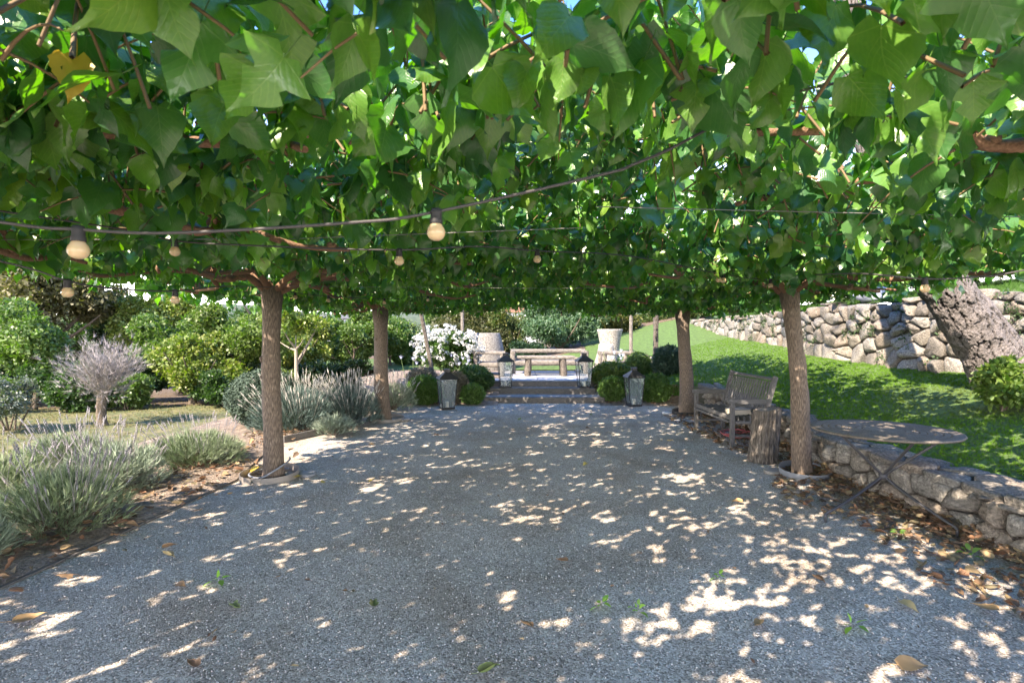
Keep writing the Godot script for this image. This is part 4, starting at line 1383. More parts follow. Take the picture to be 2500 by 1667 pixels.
# ---------------------------------------------------------------- lavender
func make_lavender() -> void:
	rng.seed = 81
	var blades := [tuft_mesh(9, 0.05, 0.35, 11, 0.35), tuft_mesh(8, 0.06, 0.5, 12, 0.4)]
	var spike := MB.new()      # a flower stalk with its head, one unit tall
	spike.tube(PackedVector3Array([Vector3.ZERO, Vector3(0.02, 0.5, 0), Vector3(0.07, 0.9, 0)]), PackedFloat32Array([0.005, 0.004, 0.003]), 4, false)
	for i in 9:
		var y := 0.80 + i * 0.024
		var s := 0.020 * (1.0 - absf(i - 3.5) / 8.0)
		spike.ball(Vector3(0.055 + i * 0.003 + 0.006 * sin(i * 2.4), y, 0.006 * cos(i * 2.4)), Vector3(s, s * 1.0, s), 3, 5)
	var spm := spike.mesh()
	var specs := [
		# x, z, radius, height, stalks, grey, label, stalk height, tilt
		[-3.72, 4.45, 0.50, 0.50, 70, 0.0, "nearest full lavender bush with a bare woody foot", 0.42],
		[-3.9, 3.75, 0.36, 0.30, 12, 0.35, "low silvery lavender bush in the lower left corner", 0.3],
		[-4.75, 4.9, 0.55, 0.52, 50, 0.0, "lavender bush at the left edge of the photo", 0.42],
		[-4.15, 5.6, 0.52, 0.50, 80, 0.5, "silvery blue lavender bush, second along the gravel edge", 0.38],
		[-3.95, 6.75, 0.58, 0.40, 90, 0.1, "green lavender bush just left of the forked mulberry", 0.36],
		[-5.4, 6.6, 0.5, 0.42, 60, 0.2, "lavender bush behind the silvery blue one", 0.4],
		[-3.75, 9.35, 0.74, 0.66, 190, 2.0, "big dark lavender bush right of the forked trunk", 0.5],
		[-3.05, 9.9, 0.66, 0.64, 190, 2.0, "big flowering lavender bush left of the far left trunk", 0.5],
		[-2.6, 11.9, 0.52, 0.52, 110, 0.35, "lavender bush just right of the far left trunk", 0.45],
		[-2.9, 8.85, 0.34, 0.24, 0, 0.6, "small grey sprawling lavender at the gravel edge", 0.3]]
	for sp in specs:
		var t := thing("lavender_bush", sp[6], "lavender", at(sp[0], 0.02, sp[1]), 0.0, "lavender bushes along the left edge")
		var r: float = sp[2]
		var h: float = sp[3] * (0.85 if sp[1] < 8.0 else 1.0)
		var st := MB.new()
		for i in 46:
			var a := rr(0, TAU)
			var q := rr(0.25, 0.85)
			var e := Vector3(cos(a) * r * q, h * (1.0 - 0.6 * q * q) * rr(0.6, 0.9), sin(a) * r * q)
			st.tube(bezier(Vector3(cos(a), 0, sin(a)) * 0.05, e * Vector3(0.45, 0.35, 0.45), e, 4), taper(0.008, 0.003, 4), 4, false)
		obj("stem", st, M.lav_stem, t)
		var groups := [[[], PackedColorArray()], [[], PackedColorArray()]]
		var count := int(1050 * r * r / 0.25)
		var ga := Color(0.26, 0.32, 0.20).lerp(Color(0.34, 0.40, 0.36), minf(sp[5], 1.0))
		var gb := Color(0.14, 0.19, 0.09).lerp(Color(0.17, 0.22, 0.20), sp[5])
		if sp[5] > 1.0:
			ga = Color(0.15, 0.21, 0.19)
			gb = Color(0.07, 0.115, 0.105)
			count = int(count * 1.5)
		for i in count:
			var d := rand_dir()
			d.y = absf(d.y)
			var q := pow(rng.randf(), 0.35)
			var p := Vector3(d.x * r, d.y * h + 0.02, d.z * r) * q
			if d.y < 0.45 and rng.randf() < 0.75 - d.y: continue
			var o := (d * Vector3(1, 0.8, 1) + Vector3.UP * 0.55 + rand_dir() * 0.35)
			var k := rng.randi() % 2
			groups[k][0].append(Transform3D(basis_yz(o, rand_dir()).scaled(Vector3.ONE * rr(0.09, 0.17)), p))
			var c := ga.lerp(gb, rng.randf()) * rr(0.8, 1.2)
			groups[k][1].append(Color(c.r, c.g, c.b))
		for k in 2:
			many("foliage", blades[k], M.dull_foliage, groups[k][0], groups[k][1], t)
		var sx := []
		var sc := PackedColorArray()
		for i in sp[4]:
			var d := rand_dir()
			d.y = absf(d.y) + 0.4
			d = d.normalized()
			var p := Vector3(d.x * r, d.y * h, d.z * r) * 0.75
			var o := d * Vector3(0.9, 0.6, 0.9) + Vector3.UP * 0.8 + Vector3(-0.25, 0, 0) + rand_dir() * 0.15
			sx.append(Transform3D(basis_yz(o, rand_dir()).scaled(Vector3.ONE * sp[7] * rr(0.7, 1.25)), p))
			var g := rr(0.7, 1.2)
			if sp[1] > 8.5:
				sc.append(Color(0.46 * g, 0.44 * g, 0.40 * g))
			else:
				sc.append(Color(0.25 * g, 0.235 * g, 0.25 * g))
		if sx.size() > 0:
			many("flower_spikes", spm, M.dull_foliage, sx, sc, t)

# ---------------------------------------------------------------- grass
func make_grass() -> void:
	rng.seed = 91
	var tuft := tuft_mesh(8, 0.10, 0.7, 41, 0.5)
	var xf := []
	var cols := PackedColorArray()
	for i in 46000:
		var z := 3.0 + 15.0 * pow(rng.randf(), 1.5)
		var x := rr(lawn_left(z), wall_far_x(z) - 0.02)
		if x / z > 1.02: continue
		var dry := smoothstep(0.9, 0.0, absf(x - 5.9) + absf(z - 7.0) * 0.6 - 0.4)
		if rng.randf() < dry * 0.75: continue
		var s := rr(0.025, 0.05)
		xf.append(Transform3D(Basis(Vector3.UP, rr(0, 6)).scaled(Vector3(s * 1.2, s, s * 1.2)), at(x, lawn_h(x, z) + 0.02 * nz.get_noise_2d(x * 0.6, z * 0.6) - 0.004, z)))
		var g := rr(0.75, 1.3)
		cols.append(Color(0.115 * g, 0.225 * g, 0.026 * g).lerp(Color(0.14 * g, 0.13 * g, 0.05 * g), dry * 0.6))
	tag(many("lawn_grass", tuft, M.blade, xf, cols), "short green blades of the mown lawn on the right", "grass")
	xf = []
	cols = PackedColorArray()
	for i in 14000:
		var z := 5.0 + 9.0 * rng.randf()
		var x := rr(-15, -6.0)
		if nz.get_noise_2d(x * 0.8, z * 0.8) < -0.15 and rng.randf() < 0.8: continue
		var s := rr(0.03, 0.06)
		xf.append(Transform3D(Basis(Vector3.UP, rr(0, 6)).scaled(Vector3(s, s, s)), at(x, 0.02 + 0.05 * nz.get_noise_2d(x * 0.4, z * 0.4), z)))
		var g := rr(0.75, 1.3)
		cols.append(Color(0.10 * g, 0.14 * g, 0.035 * g).lerp(Color(0.24 * g, 0.19 * g, 0.08 * g), rng.randf()))
	tag(many("dry_grass", tuft, M.dull_foliage, xf, cols), "thin yellowing grass beyond the lavender", "grass")
	xf = []
	cols = PackedColorArray()
	for i in 9000:
		var z := rr(7, 20)
		var x := wall_far_x(z) + 0.35 + 7.0 * pow(rng.randf(), 1.6)
		var s := rr(0.06, 0.16)
		xf.append(Transform3D(Basis(Vector3.UP, rr(0, 6)).scaled(Vector3(s, s, s)), at(x, 2.2 + 0.13 * (x - wall_far_x(z)) + 0.08 * nz.get_noise_2d(x, z), z)))
		var g := rr(0.75, 1.3)
		cols.append(Color(0.07 * g, 0.14 * g, 0.035 * g))
	tag(many("upper_grass", tuft, M.blade, xf, cols), "longer grass growing above the tall stone wall", "grass")

# ---------------------------------------------------------------- the leaning pine
func make_pine() -> void:
	rng.seed = 95
	var t := thing("pine_tree", "thick leaning pine trunk with deeply cracked bark before the stone wall", "tree", at(6.64, 0.78, 7.2))
	var f := FastNoiseLite.new()
	f.noise_type = FastNoiseLite.TYPE_CELLULAR
	f.cellular_return_type = FastNoiseLite.RETURN_DISTANCE2_SUB
	f.frequency = 1.0
	f.seed = 5
	var f2 := FastNoiseLite.new()
	f2.frequency = 2.2
	var b := MB.new()
	var rows := 430
	var sides := 190
	var path := smooth_path([Vector3(0.12, -0.3, 0), Vector3(-0.02, 0.1, 0), Vector3(-0.35, 0.7, 0), Vector3(-0.90, 1.4, 0.05), Vector3(-1.6, 2.35, 0.1), Vector3(-2.0, 3.6, 0.1), Vector3(-2.2, 5.2, 0), Vector3(-2.1, 7.0, -0.1)], 8)
	var run := 0.0
	var before := path[0]
	for i in rows + 1:
		var u := float(i) / rows
		u = u * 0.70 if u < 0.85 else lerpf(0.595, 1.0, (u - 0.85) / 0.15)
		var fi := u * (path.size() - 1)
		var k := mini(int(fi), path.size() - 2)
		var c := path[k].lerp(path[k + 1], fi - k)
		run += c.distance_to(before)
		before = c
		var d := (path[k + 1] - path[k]).normalized()
		var x := Vector3.BACK.cross(d).normalized()
		var y := d.cross(x)
		var rad := lerpf(0.40, 0.17, clampf(u * 1.3, 0, 1)) + 0.10 * exp(-u * 22.0)
		for s in sides + 1:
			var a := TAU * (s % sides) / sides
			var o := x * cos(a) + y * sin(a)
			var q := c + o * rad
			var w := q + rand_dir() * 0.0
			var along := run
			var wp := Vector3(cos(a) * 0.42, run * 0.5, sin(a) * 0.42) + Vector3(f2.get_noise_3dv(w * 3.0), f2.get_noise_3dv(w * 3.0 + Vector3(9, 0, 0)), f2.get_noise_3dv(w * 3.0 + Vector3(0, 9, 0))) * 0.025
			var plate := f.get_noise_3dv(wp * 7.0) + 1.0
			var p2 := f.get_noise_3dv(wp * 17.0 + Vector3(7, 3, 1)) + 1.0
			var rel := smoothstep(0.03, 0.13, plate) * 0.055 + smoothstep(0.02, 0.2, p2) * 0.012 + f2.get_noise_3dv(w * 1.3) * 0.04 + f2.get_noise_3dv(w * 9.0) * 0.006
			b.vert(c + o * (rad - 0.05 + rel), o, Vector2(a, along))
			var shade := 0.18 + 0.82 * smoothstep(0.03, 0.2, plate) * (0.75 + 0.25 * smoothstep(0.0, 0.15, p2))
			b.tint.append(Color(shade, shade * 0.97, shade * 0.95))
	for i in rows:
		for s in sides:
			var q := i * (sides + 1) + s
			b.quad(q, q + 1, q + sides + 2, q + sides + 1)
	b.normals()
	obj("trunk", b, M.pine_bark, t)
	var bb := MB.new()
	var top := Vector3(-2.1, 6.9, -0.1)
	var ends := []
	for i in 9:
		var a := TAU * i / 9.0
		var e := top + Vector3(cos(a) * 2.0, rr(0.3, 1.4), sin(a) * 2.0)
		bb.tube(bezier(top + Vector3.DOWN * rr(0.1, 1.2), top.lerp(e, 0.5), e, 6), taper(0.1, 0.03, 6), 7, false)
		ends.append(e)
	obj("limb", bb, M.old_bark, t)
	var xf := []
	var cols := PackedColorArray()
	for i in 1500:
		var e: Vector3 = ends[rng.randi() % ends.size()]
		var d := rand_dir()
		d.y = absf(d.y)
		xf.append(Transform3D(basis_yz(d + Vector3.UP * 0.4, rand_dir()).scaled(Vector3.ONE * rr(0.2, 0.34)), e + rand_dir() * Vector3(0.9, 0.4, 0.9)))
		var g := rr(0.7, 1.3)
		cols.append(Color(0.04 * g, 0.08 * g, 0.03 * g))
	many("crown", tuft_mesh(14, 0.02, 0.7, 52, 0.2), M.dull_foliage, xf, cols, t)

# ---------------------------------------------------------------- furniture and small things
func make_bench() -> void:
	var t := thing("garden_bench", "weathered grey slatted wooden bench against the low wall", "bench", at(3.46, 0.0, 8.66), 0.0)
	# the sitter looks towards -X; +Z is towards the viewer
	var L := 1.60
	for s in [-1, 1]:
		var z: float = s * (L / 2 - 0.03)
		var b := MB.new()
		b.bar(Vector3(-0.26, 0, z), Vector3(-0.26, 0.64, z), 0.06, 0.06, Vector3.BACK)
		obj("front_leg", b, M.wood_y, t)
		b = MB.new()
		b.bar(Vector3(0.20, 0, z), Vector3(0.20, 0.42, z), 0.06, 0.06, Vector3.BACK)
		b.bar(Vector3(0.20, 0.40, z), Vector3(0.37, 1.02, z), 0.06, 0.06, Vector3.BACK)
		obj("back_leg", b, M.wood_y, t)
		b = MB.new()
		b.bar(Vector3(-0.33, 0.655, z), Vector3(0.26, 0.655, z), 0.035, 0.075, Vector3.UP, 0.01)
		obj("armrest", b, M.wood_x, t)
		b = MB.new()
		b.bar(Vector3(-0.23, 0.36, z), Vector3(0.17, 0.36, z), 0.08, 0.04)
		b.bar(Vector3(-0.23, 0.16, z), Vector3(0.17, 0.16, z), 0.05, 0.035)
		obj("side_rail", b, M.wood_x, t)
	var b2 := MB.new()
	b2.bar(Vector3(-0.26, 0.36, -L / 2 + 0.06), Vector3(-0.26, 0.36, L / 2 - 0.06), 0.09, 0.035)
	obj("front_rail", b2, M.wood_z, t)
	b2 = MB.new()
	b2.bar(Vector3(0.2, 0.36, -L / 2 + 0.06), Vector3(0.2, 0.36, L / 2 - 0.06), 0.08, 0.03)
	obj("rear_rail", b2, M.wood_z, t)
	for k in 6:
		var b := MB.new()
		var x := -0.265 + k * 0.086
		var y := 0.418 - 0.012 * sin(k / 5.0 * PI)
		b.bar(Vector3(x, y, -L / 2 + 0.005), Vector3(x, y, L / 2 - 0.005), 0.022, 0.068)
		obj("seat_slat", b, M.wood_z, t)
	for e in [[0.98, 0.10], [0.50, 0.06]]:
		var b := MB.new()
		var x: float = 0.20 + (e[0] - 0.40) * 0.274
		b.bar(Vector3(x, e[0], -L / 2 + 0.06), Vector3(x, e[0], L / 2 - 0.06), e[1], 0.035)
		obj("back_rail", b, M.wood_z, t)
	for k in 17:
		var b := MB.new()
		var z := lerpf(-L / 2 + 0.11, L / 2 - 0.11, k / 16.0)
		b.bar(Vector3(0.20 + 0.12 * 0.274, 0.52, z), Vector3(0.20 + 0.54 * 0.274, 0.94, z), 0.042, 0.014, Vector3.RIGHT, 0.003)
		obj("back_slat", b, M.wood_y, t)
	# a stack of papers lying on the seat
	var p := thing("paper_stack", "worn folded stack of papers lying on the bench seat", "paper", at(3.42, 0.432, 8.22), 0.15)
	for k in 5:
		var b := MB.new()
		b.box(Vector3(0.30 - k * 0.008, 0.018, 0.24), Transform3D(Basis(Vector3.UP, rr(-0.08, 0.08)), Vector3(rr(-0.01, 0.01), 0.009 + k * 0.0185, 0)), 0.003)
		obj("sheet", b, M.paper if k < 4 else M.slate, p)

func make_table() -> void:
	var c := at(3.40, 0, 4.97)
	var t := thing("round_table", "round folding metal table with ringed perforated top by the low wall", "table", c)
	var H := 0.752
	var R := 0.585
	# top: concentric bands with rows of holes between them
	var b := MB.new()
	b.lathe(PackedVector2Array([Vector2(R - 0.012, H - 0.014), Vector2(R, H - 0.02), Vector2(R + 0.008, H - 0.008), Vector2(R, H + 0.004), Vector2(R - 0.014, H + 0.002)]), 64)
	obj("rim", b, M.table_metal, t)
	var seg := 96
	for band in [[0.0, 0.16], [0.172, 0.21], [0.222, 0.262], [0.274, 0.318], [0.330, 0.372], [0.384, 0.43], [0.442, 0.486], [0.498, 0.574]]:
		var m := MB.new()
		m.lathe(PackedVector2Array([Vector2(maxf(band[0], 0.001), H - 0.004), Vector2(maxf(band[0], 0.001) + 0.002, H), Vector2(band[1] - 0.002, H), Vector2(band[1], H - 0.004)]), 64)
		obj("ring", m, M.table_metal, t)
	var links := MB.new()
	for e in [[0.164, 40], [0.214, 52], [0.266, 64], [0.322, 78], [0.376, 90], [0.434, 100], [0.490, 112]]:
		for k in e[1]:
			var a: float = TAU * k / e[1]
			links.box(Vector3(0.013, 0.004, 0.010), Transform3D(Basis(Vector3.UP, -a), Vector3(cos(a) * e[0], H - 0.003, sin(a) * e[0])), 0.0)
	obj("links", links, M.table_metal, t)
	# legs: three bent tubes that cross under the middle
	var hub := Vector3(0.0, 0.32, 0.0)
	for e in [[Vector3(-0.69, 0, 0.29), Vector3(0.33, H - 0.02, 0.30)], [Vector3(0.15, 0, 0.64), Vector3(-0.46, H - 0.02, 0.10)], [Vector3(0.20, 0, -0.50), Vector3(-0.05, H - 0.02, 0.46)]]:
		var f: Vector3 = e[0]
		var m := MB.new()
		var out := Vector3(f.x, 0, f.z).normalized()
		var h2: Vector3 = hub + out * 0.018
		var sm := smooth_path([Vector3(f.x, 0.0, f.z), f + Vector3.UP * 0.07, f.lerp(h2, 0.16) + Vector3.UP * 0.055, f.lerp(h2, 0.6) + Vector3.UP * 0.015, h2, h2.lerp(e[1], 0.5), e[1]], 5)
		var rr_ := PackedFloat32Array()
		for k in sm.size(): rr_.append(0.0125)
		m.tube(sm, rr_, 9)
		obj("leg", m, M.dark_steel, t)
	var m2 := MB.new()
	m2.lathe(PackedVector2Array([Vector2(0.0, 0.30), Vector2(0.035, 0.30), Vector2(0.035, 0.345), Vector2(0.0, 0.345)]), 14)
	obj("hub", m2, M.dark_steel, t)
	var m3 := MB.new()
	for k in 3:
		var a := TAU * k / 3 + 0.4
		m3.bar(Vector3(0, H - 0.022, 0), Vector3(cos(a) * 0.54, H - 0.022, sin(a) * 0.54), 0.02, 0.012)
	obj("brace", m3, M.dark_steel, t)

func make_stump() -> void:
	rng.seed = 111
	var t := thing("log_stump", "weathered upright log stump beside the bench", "stump", at(3.2, 0, 6.95))
	var b := MB.new()
	var f := FastNoiseLite.new()
	f.frequency = 1.4
	var rows := 26
	var sides := 72
	for i in rows + 1:
		var h := float(i) / rows
		for s in sides + 1:
			var a := TAU * (s % sides) / sides
			var o := Vector3(cos(a), 0, sin(a))
			var r := 0.150 + 0.022 * (1.0 - h) + 0.045 * f.get_noise_2d(o.x * 2.0, o.z * 2.0)
			var ridge := f.get_noise_3d(o.x * 9.0, h * 0.9, o.z * 9.0)
			var r3 := f.get_noise_3d(o.x * 24.0, h * 2.0, o.z * 24.0)
			r += 0.022 * ridge - 0.03 * maxf(0, ridge - 0.2) + 0.012 * r3
			b.vert(Vector3(0.07 * h, -0.02 + 0.70 * h + (0.02 * o.x + 0.012 * r3) * (1.0 if i == rows else 0.0), 0) + o * r, o)
	for i in rows:
		for s in sides:
			var q := i * (sides + 1) + s
			b.quad(q, q + 1, q + sides + 2, q + sides + 1)
	b.normals()
	obj("trunk", b, M.stump, t)
	var top := MB.new()
	for i in 6:
		for s in 41:
			var a := TAU * (s % 40) / 40
			var r := i / 5.0 * 0.148
			top.vert(Vector3(0.07 + cos(a) * r, 0.672 + 0.02 * cos(a) * r / 0.2 + 0.008 * f.get_noise_2d(cos(a) * r * 30, sin(a) * r * 30), sin(a) * r), Vector3.UP)
	for i in 5:
		for s in 40:
			var q := i * 41 + s
			top.quad(q, q + 1, q + 42, q + 41)
	top.normals()
	obj("sawn_top", top, M.log_x, t)

func make_lantern(label: String, where: Vector3, turn: float, open_door: bool, h := 0.88) -> void:
	var t := thing("lantern", label, "lantern", where, turn, "tall black lanterns around the steps")
	var w0 := 0.135
	var w1 := 0.185
	var hb := 0.66 * h / 0.88
	var base := MB.new()
	base.box(Vector3(w0 * 2 + 0.02, 0.022, w0 * 2 + 0.02), Transform3D(Basis.IDENTITY, Vector3(0, 0.011, 0)), 0.004)
	obj("base", base, M.black_metal, t)
	for sx in [-1, 1]:
		for sz in [-1, 1]:
			var b := MB.new()
			b.bar(Vector3(sx * w0, 0.02, sz * w0), Vector3(sx * w1, hb, sz * w1), 0.016, 0.016, Vector3.BACK, 0.002)
			obj("corner_bar", b, M.black_metal, t)
	var rim := MB.new()
	for s in [-1, 1]:
		rim.bar(Vector3(-w1, hb, s * w1), Vector3(w1, hb, s * w1), 0.018, 0.018)
		rim.bar(Vector3(s * w1, hb, -w1 + 0.01), Vector3(s * w1, hb, w1 - 0.01), 0.018, 0.018)
		rim.bar(Vector3(-w0, 0.03, s * w0), Vector3(w0, 0.03, s * w0), 0.014, 0.014)
	obj("top_frame", rim, M.black_metal, t)
	for k in 4:
		if open_door and k == 3: continue
		var n := Basis(Vector3.UP, k * PI / 2)
		var p := MB.new()
		var pts := [Vector3(-w0 + 0.006, 0.034, w0), Vector3(w0 - 0.006, 0.034, w0), Vector3(w1 - 0.006, hb - 0.01, w1), Vector3(-w1 + 0.006, hb - 0.01, w1)]
		var ids := []
		for q in pts: ids.append(p.vert(n * q, n * Vector3.BACK))
		p.quad(ids[0], ids[1], ids[2], ids[3])
		obj("pane", p, M.glass, t)
	if open_door:
		var d := Node3D.new()
		d.name = "door"
		t.add_child(d)
		d.position = Vector3(w0 + 0.03, 0, -w0)
		d.rotation.y = -0.5
		var fr := MB.new()
		var pts := [Vector3(0, 0.034, 0.01), Vector3(0, 0.034, 2 * w0 - 0.01), Vector3(0.045, hb - 0.01, 2 * w0 + 0.04), Vector3(0.045, hb - 0.01, -0.04)]
		for q in 4: fr.bar(pts[q], pts[(q + 1) % 4], 0.01, 0.01, Vector3.RIGHT)
		obj("frame", fr, M.black_metal, d)
		var pn := MB.new()
		var ids := []
		for q in pts: ids.append(pn.vert(q, Vector3.RIGHT))
		pn.quad(ids[0], ids[1], ids[2], ids[3])
		obj("pane", pn, M.glass, d)
	# roof: a concave pyramid with a square chimney
	var roof := MB.new()
	var prof := [[w1 + 0.018, hb - 0.004], [w1 + 0.02, hb + 0.03], [w1 * 0.86, hb + 0.062], [w1 * 0.62, hb + 0.098], [w1 * 0.42, hb + 0.126], [w1 * 0.33, hb + 0.15]]
	for k in 4:
		var n := Basis(Vector3.UP, k * PI / 2)
		var s := roof.v.size()
		for e in prof:
			roof.vert(n * Vector3(-e[0], e[1], e[0]), n * Vector3(0, 0.5, 1).normalized())
			roof.vert(n * Vector3(e[0], e[1], e[0]), n * Vector3(0, 0.5, 1).normalized())
		for j in prof.size() - 1:
			roof.quad(s + j * 2, s + j * 2 + 1, s + j * 2 + 3, s + j * 2 + 2)
	obj("roof", roof, M.roof_metal, t)
	var ch := MB.new()
	ch.box(Vector3(w1 * 0.62, 0.07, w1 * 0.62), Transform3D(Basis.IDENTITY, Vector3(0, hb + 0.17, 0)), 0.005)
	ch.box(Vector3(w1 * 0.78, 0.012, w1 * 0.78), Transform3D(Basis.IDENTITY, Vector3(0, hb + 0.212, 0)), 0.004)
	obj("chimney", ch, M.roof_metal, t)
	var cd := MB.new()
	cd.lathe(PackedVector2Array([Vector2(0.0, 0.024), Vector2(0.04, 0.024), Vector2(0.04, 0.15), Vector2(0.036, 0.156), Vector2(0.0, 0.15)]), 14)
	obj("candle", cd, M.candle, t)

# a rough log or beam between two points
func log_bar(b: MB, p: Vector3, q: Vector3, w: float, h: float) -> void:
	var y := (q - p).normalized()
	var x := Vector3.UP.cross(y)
	if x.length() < 0.01: x = Vector3.RIGHT
	x = x.normalized()
	var z := x.cross(y)
	var first := b.v.size()
	var n := maxi(4, int(p.distance_to(q) / 0.08))
	var sides := 12
	var ph := rr(0, 10)
	for i in n + 1:
		var f := float(i) / n
		var c := p.lerp(q, f) + (x * sin(f * 5 + ph) * 0.006 + z * cos(f * 4 + ph) * 0.006)
		for s in sides + 1:
			var a := TAU * (s % sides) / sides
			var ca := signf(cos(a)) * pow(absf(cos(a)), 0.5)
			var sa := signf(sin(a)) * pow(absf(sin(a)), 0.5)
			var k := 1.0 + 0.10 * sin(f * 9.0 + s * 1.3 + ph) * 0.6 + 0.05 * sin(f * 31.0 + s * 2.1)
			b.vert(c + (x * ca * w * 0.5 + z * sa * h * 0.5) * k, x * cos(a) + z * sin(a))
	for i in n:
		for s in sides:
			var k := first + i * (sides + 1) + s
			b.quad(k, k + 1, k + sides + 2, k + sides + 1)
	for e in [0, n]:
		var d := -y if e == 0 else y
		var cc := b.vert(p if e == 0 else q, d)
		var s0 := b.v.size()
		for s in sides + 1: b.vert(b.v[first + e * (sides + 1) + s], d)
		for s in sides: b.tri(cc, s0 + s, s0 + s + 1)

func make_rustic() -> void:
	rng.seed = 121
	var T := 0.462
	# long seat at the back
	var t := thing("timber_sofa", "long rustic timber seat frame at the back of the terrace", "bench", at(1.15, T, 17.05))
	for sx in [-1.12, 1.12]:
		for z in [-0.35, 0.35]:
			var b := MB.new()
			log_bar(b, Vector3(sx, 0, z), Vector3(sx, 0.70, z), 0.15, 0.15)
			obj("post", b, M.log_y, t)
		var b2 := MB.new()
		log_bar(b2, Vector3(sx, 0.66, -0.42), Vector3(sx, 0.66, 0.42), 0.14, 0.10)
		obj("armrest", b2, M.log_z, t)
	for e in [["top_rail", -0.35, 0.68, 0.13], ["back_rail", -0.35, 0.44, 0.10], ["seat_beam", 0.35, 0.33, 0.16]]:
		var b := MB.new()
		log_bar(b, Vector3(-1.18, e[2], e[1]), Vector3(1.18, e[2], e[1]), 0.12, e[3])
		obj(e[0], b, M.log_x, t)
	for k in 4:
		var b := MB.new()
		b.box(Vector3(2.2, 0.03, 0.13), Transform3D(Basis.IDENTITY, Vector3(0, 0.40, -0.22 + k * 0.145)), 0.004)
		obj("seat_slat", b, M.wood_x, t)
	# low table before it
	var c := thing("timber_table", "rustic timber coffee table on four log legs in the middle of the terrace", "table", at(0.98, T, 15.95))
	for k in 3:
		var b := MB.new()
		log_bar(b, Vector3(-0.82 + rr(-0.05, 0.05), 0.54, -0.2 + k * 0.2), Vector3(0.82 + rr(-0.04, 0.06), 0.54, -0.2 + k * 0.2), 0.19, 0.085)
		obj("plank", b, M.log_x, c)
	for sx in [-0.50, 0.50]:
		for z in [-0.17, 0.17]:
			var b := MB.new()
			log_bar(b, Vector3(sx * 1.05, 0, z * 1.2), Vector3(sx, 0.5, z), 0.16, 0.16)
			obj("leg", b, M.stump, c)
	# two chairs facing each other
	for s in [-1, 1]:
		var a := thing("timber_chair", "rustic square timber armchair frame on the left of the terrace" if s < 0 else "rustic square timber armchair frame on the right of the terrace", "chair", at(-0.66 if s < 0 else 3.02, T, 15.9), 0.0, "timber chairs on the terrace")
		for sx in [-0.38, 0.38]:
			for z in [-0.36, 0.36]:
				var b := MB.new()
				log_bar(b, Vector3(sx, 0, z), Vector3(sx, 0.66, z), 0.13, 0.13)
				obj("post", b, M.log_y, a)
		for z in [-0.36, 0.36]:
			var b := MB.new()
			log_bar(b, Vector3(-0.46, 0.67, z), Vector3(0.46, 0.67, z), 0.14, 0.09)
			obj("armrest", b, M.log_x, a)
			b = MB.new()
			log_bar(b, Vector3(-0.40, 0.32, z), Vector3(0.40, 0.32, z), 0.10, 0.14)
			obj("side_beam", b, M.log_x, a)
		for e in [0.67, 0.46]:
			var b := MB.new()
			log_bar(b, Vector3(s * 0.38, e, -0.42), Vector3(s * 0.38, e, 0.42), 0.10, 0.10)
			obj("back_rail", b, M.log_z, a)
		for k in 4:
			var b := MB.new()
			b.box(Vector3(0.72, 0.03, 0.15), Transform3D(Basis.IDENTITY, Vector3(0, 0.395, -0.25 + k * 0.165)), 0.004)
			obj("seat_slat", b, M.wood_x, a)

func make_pots() -> void:
	rng.seed = 131
	var l := thing("clay_jar", "old mottled grey upturned clay jar behind the left timber chair", "pot", at(-0.82, 0.5, 18.2))
	var b := MB.new()
	b.lathe(PackedVector2Array([Vector2(0.62, -0.02), Vector2(0.64, 0.05), Vector2(0.61, 0.12), Vector2(0.585, 0.4), Vector2(0.53, 0.75), Vector2(0.46, 1.05), Vector2(0.41, 1.2), Vector2(0.39, 1.225), Vector2(0.0, 1.23)]), 40)
	obj("body", b, M.old_clay, l)
	var r := thing("clay_pot", "tall pale clay pot with a wide mouth, the hinder of the right pair", "pot", at(3.40, 0.5, 18.9))
	b = MB.new()
	b.lathe(PackedVector2Array([Vector2(0.0, 0.0), Vector2(0.27, 0.0), Vector2(0.29, 0.1), Vector2(0.31, 0.5), Vector2(0.35, 0.9), Vector2(0.41, 1.22), Vector2(0.44, 1.3), Vector2(0.445, 1.35), Vector2(0.42, 1.36), Vector2(0.40, 1.33), Vector2(0.3, 0.8), Vector2(0.0, 0.75)]), 40)
	obj("body", b, M.clay, r)
	var r2 := thing("clay_pot", "sunlit white clay pot standing upside down before the taller one", "pot", at(3.12, 0.52, 18.05))
	b = MB.new()
	b.lathe(PackedVector2Array([Vector2(0.42, -0.04), Vector2(0.445, 0.0), Vector2(0.43, 0.07), Vector2(0.38, 0.2), Vector2(0.30, 0.5), Vector2(0.25, 0.72), Vector2(0.235, 0.84), Vector2(0.0, 0.845)]), 40)
	obj("body", b, M.clay, r2)

func make_posts() -> void:
	rng.seed = 141
	for e in [[at(-2.0, 0.2, 14.3), at(-2.45, 2.5, 14.35), 0.048, "leaning dark timber post in front of the white hydrangea", M.stump, Vector3(0, 0, 0)],
			[at(-1.55, 0.45, 17.4), at(-1.6, 2.6, 17.4), 0.05, "pale round timber post behind the white hydrangea", M.log_y, Vector3(0, 0, 0)],
			[at(3.55, 0.4, 16.2), at(3.55, 2.6, 16.2), 0.048, "pale timber post beside the right timber chair", M.log_y, Vector3(0, 0, 0)],
			[at(3.86, 0.35, 14.6), at(3.86, 2.5, 14.6), 0.065, "dark timber post beside the dark round bush", M.stump, Vector3(0, 0, 0)]]:
		var t := thing("timber_post", e[3], "post", e[0], 0.0, "timber posts around the terrace")
		var b := MB.new()
		log_bar(b, Vector3(0, -0.1, 0), e[1] - e[0], e[2] * 2, e[2] * 2)
		obj("shaft", b, e[4], t)

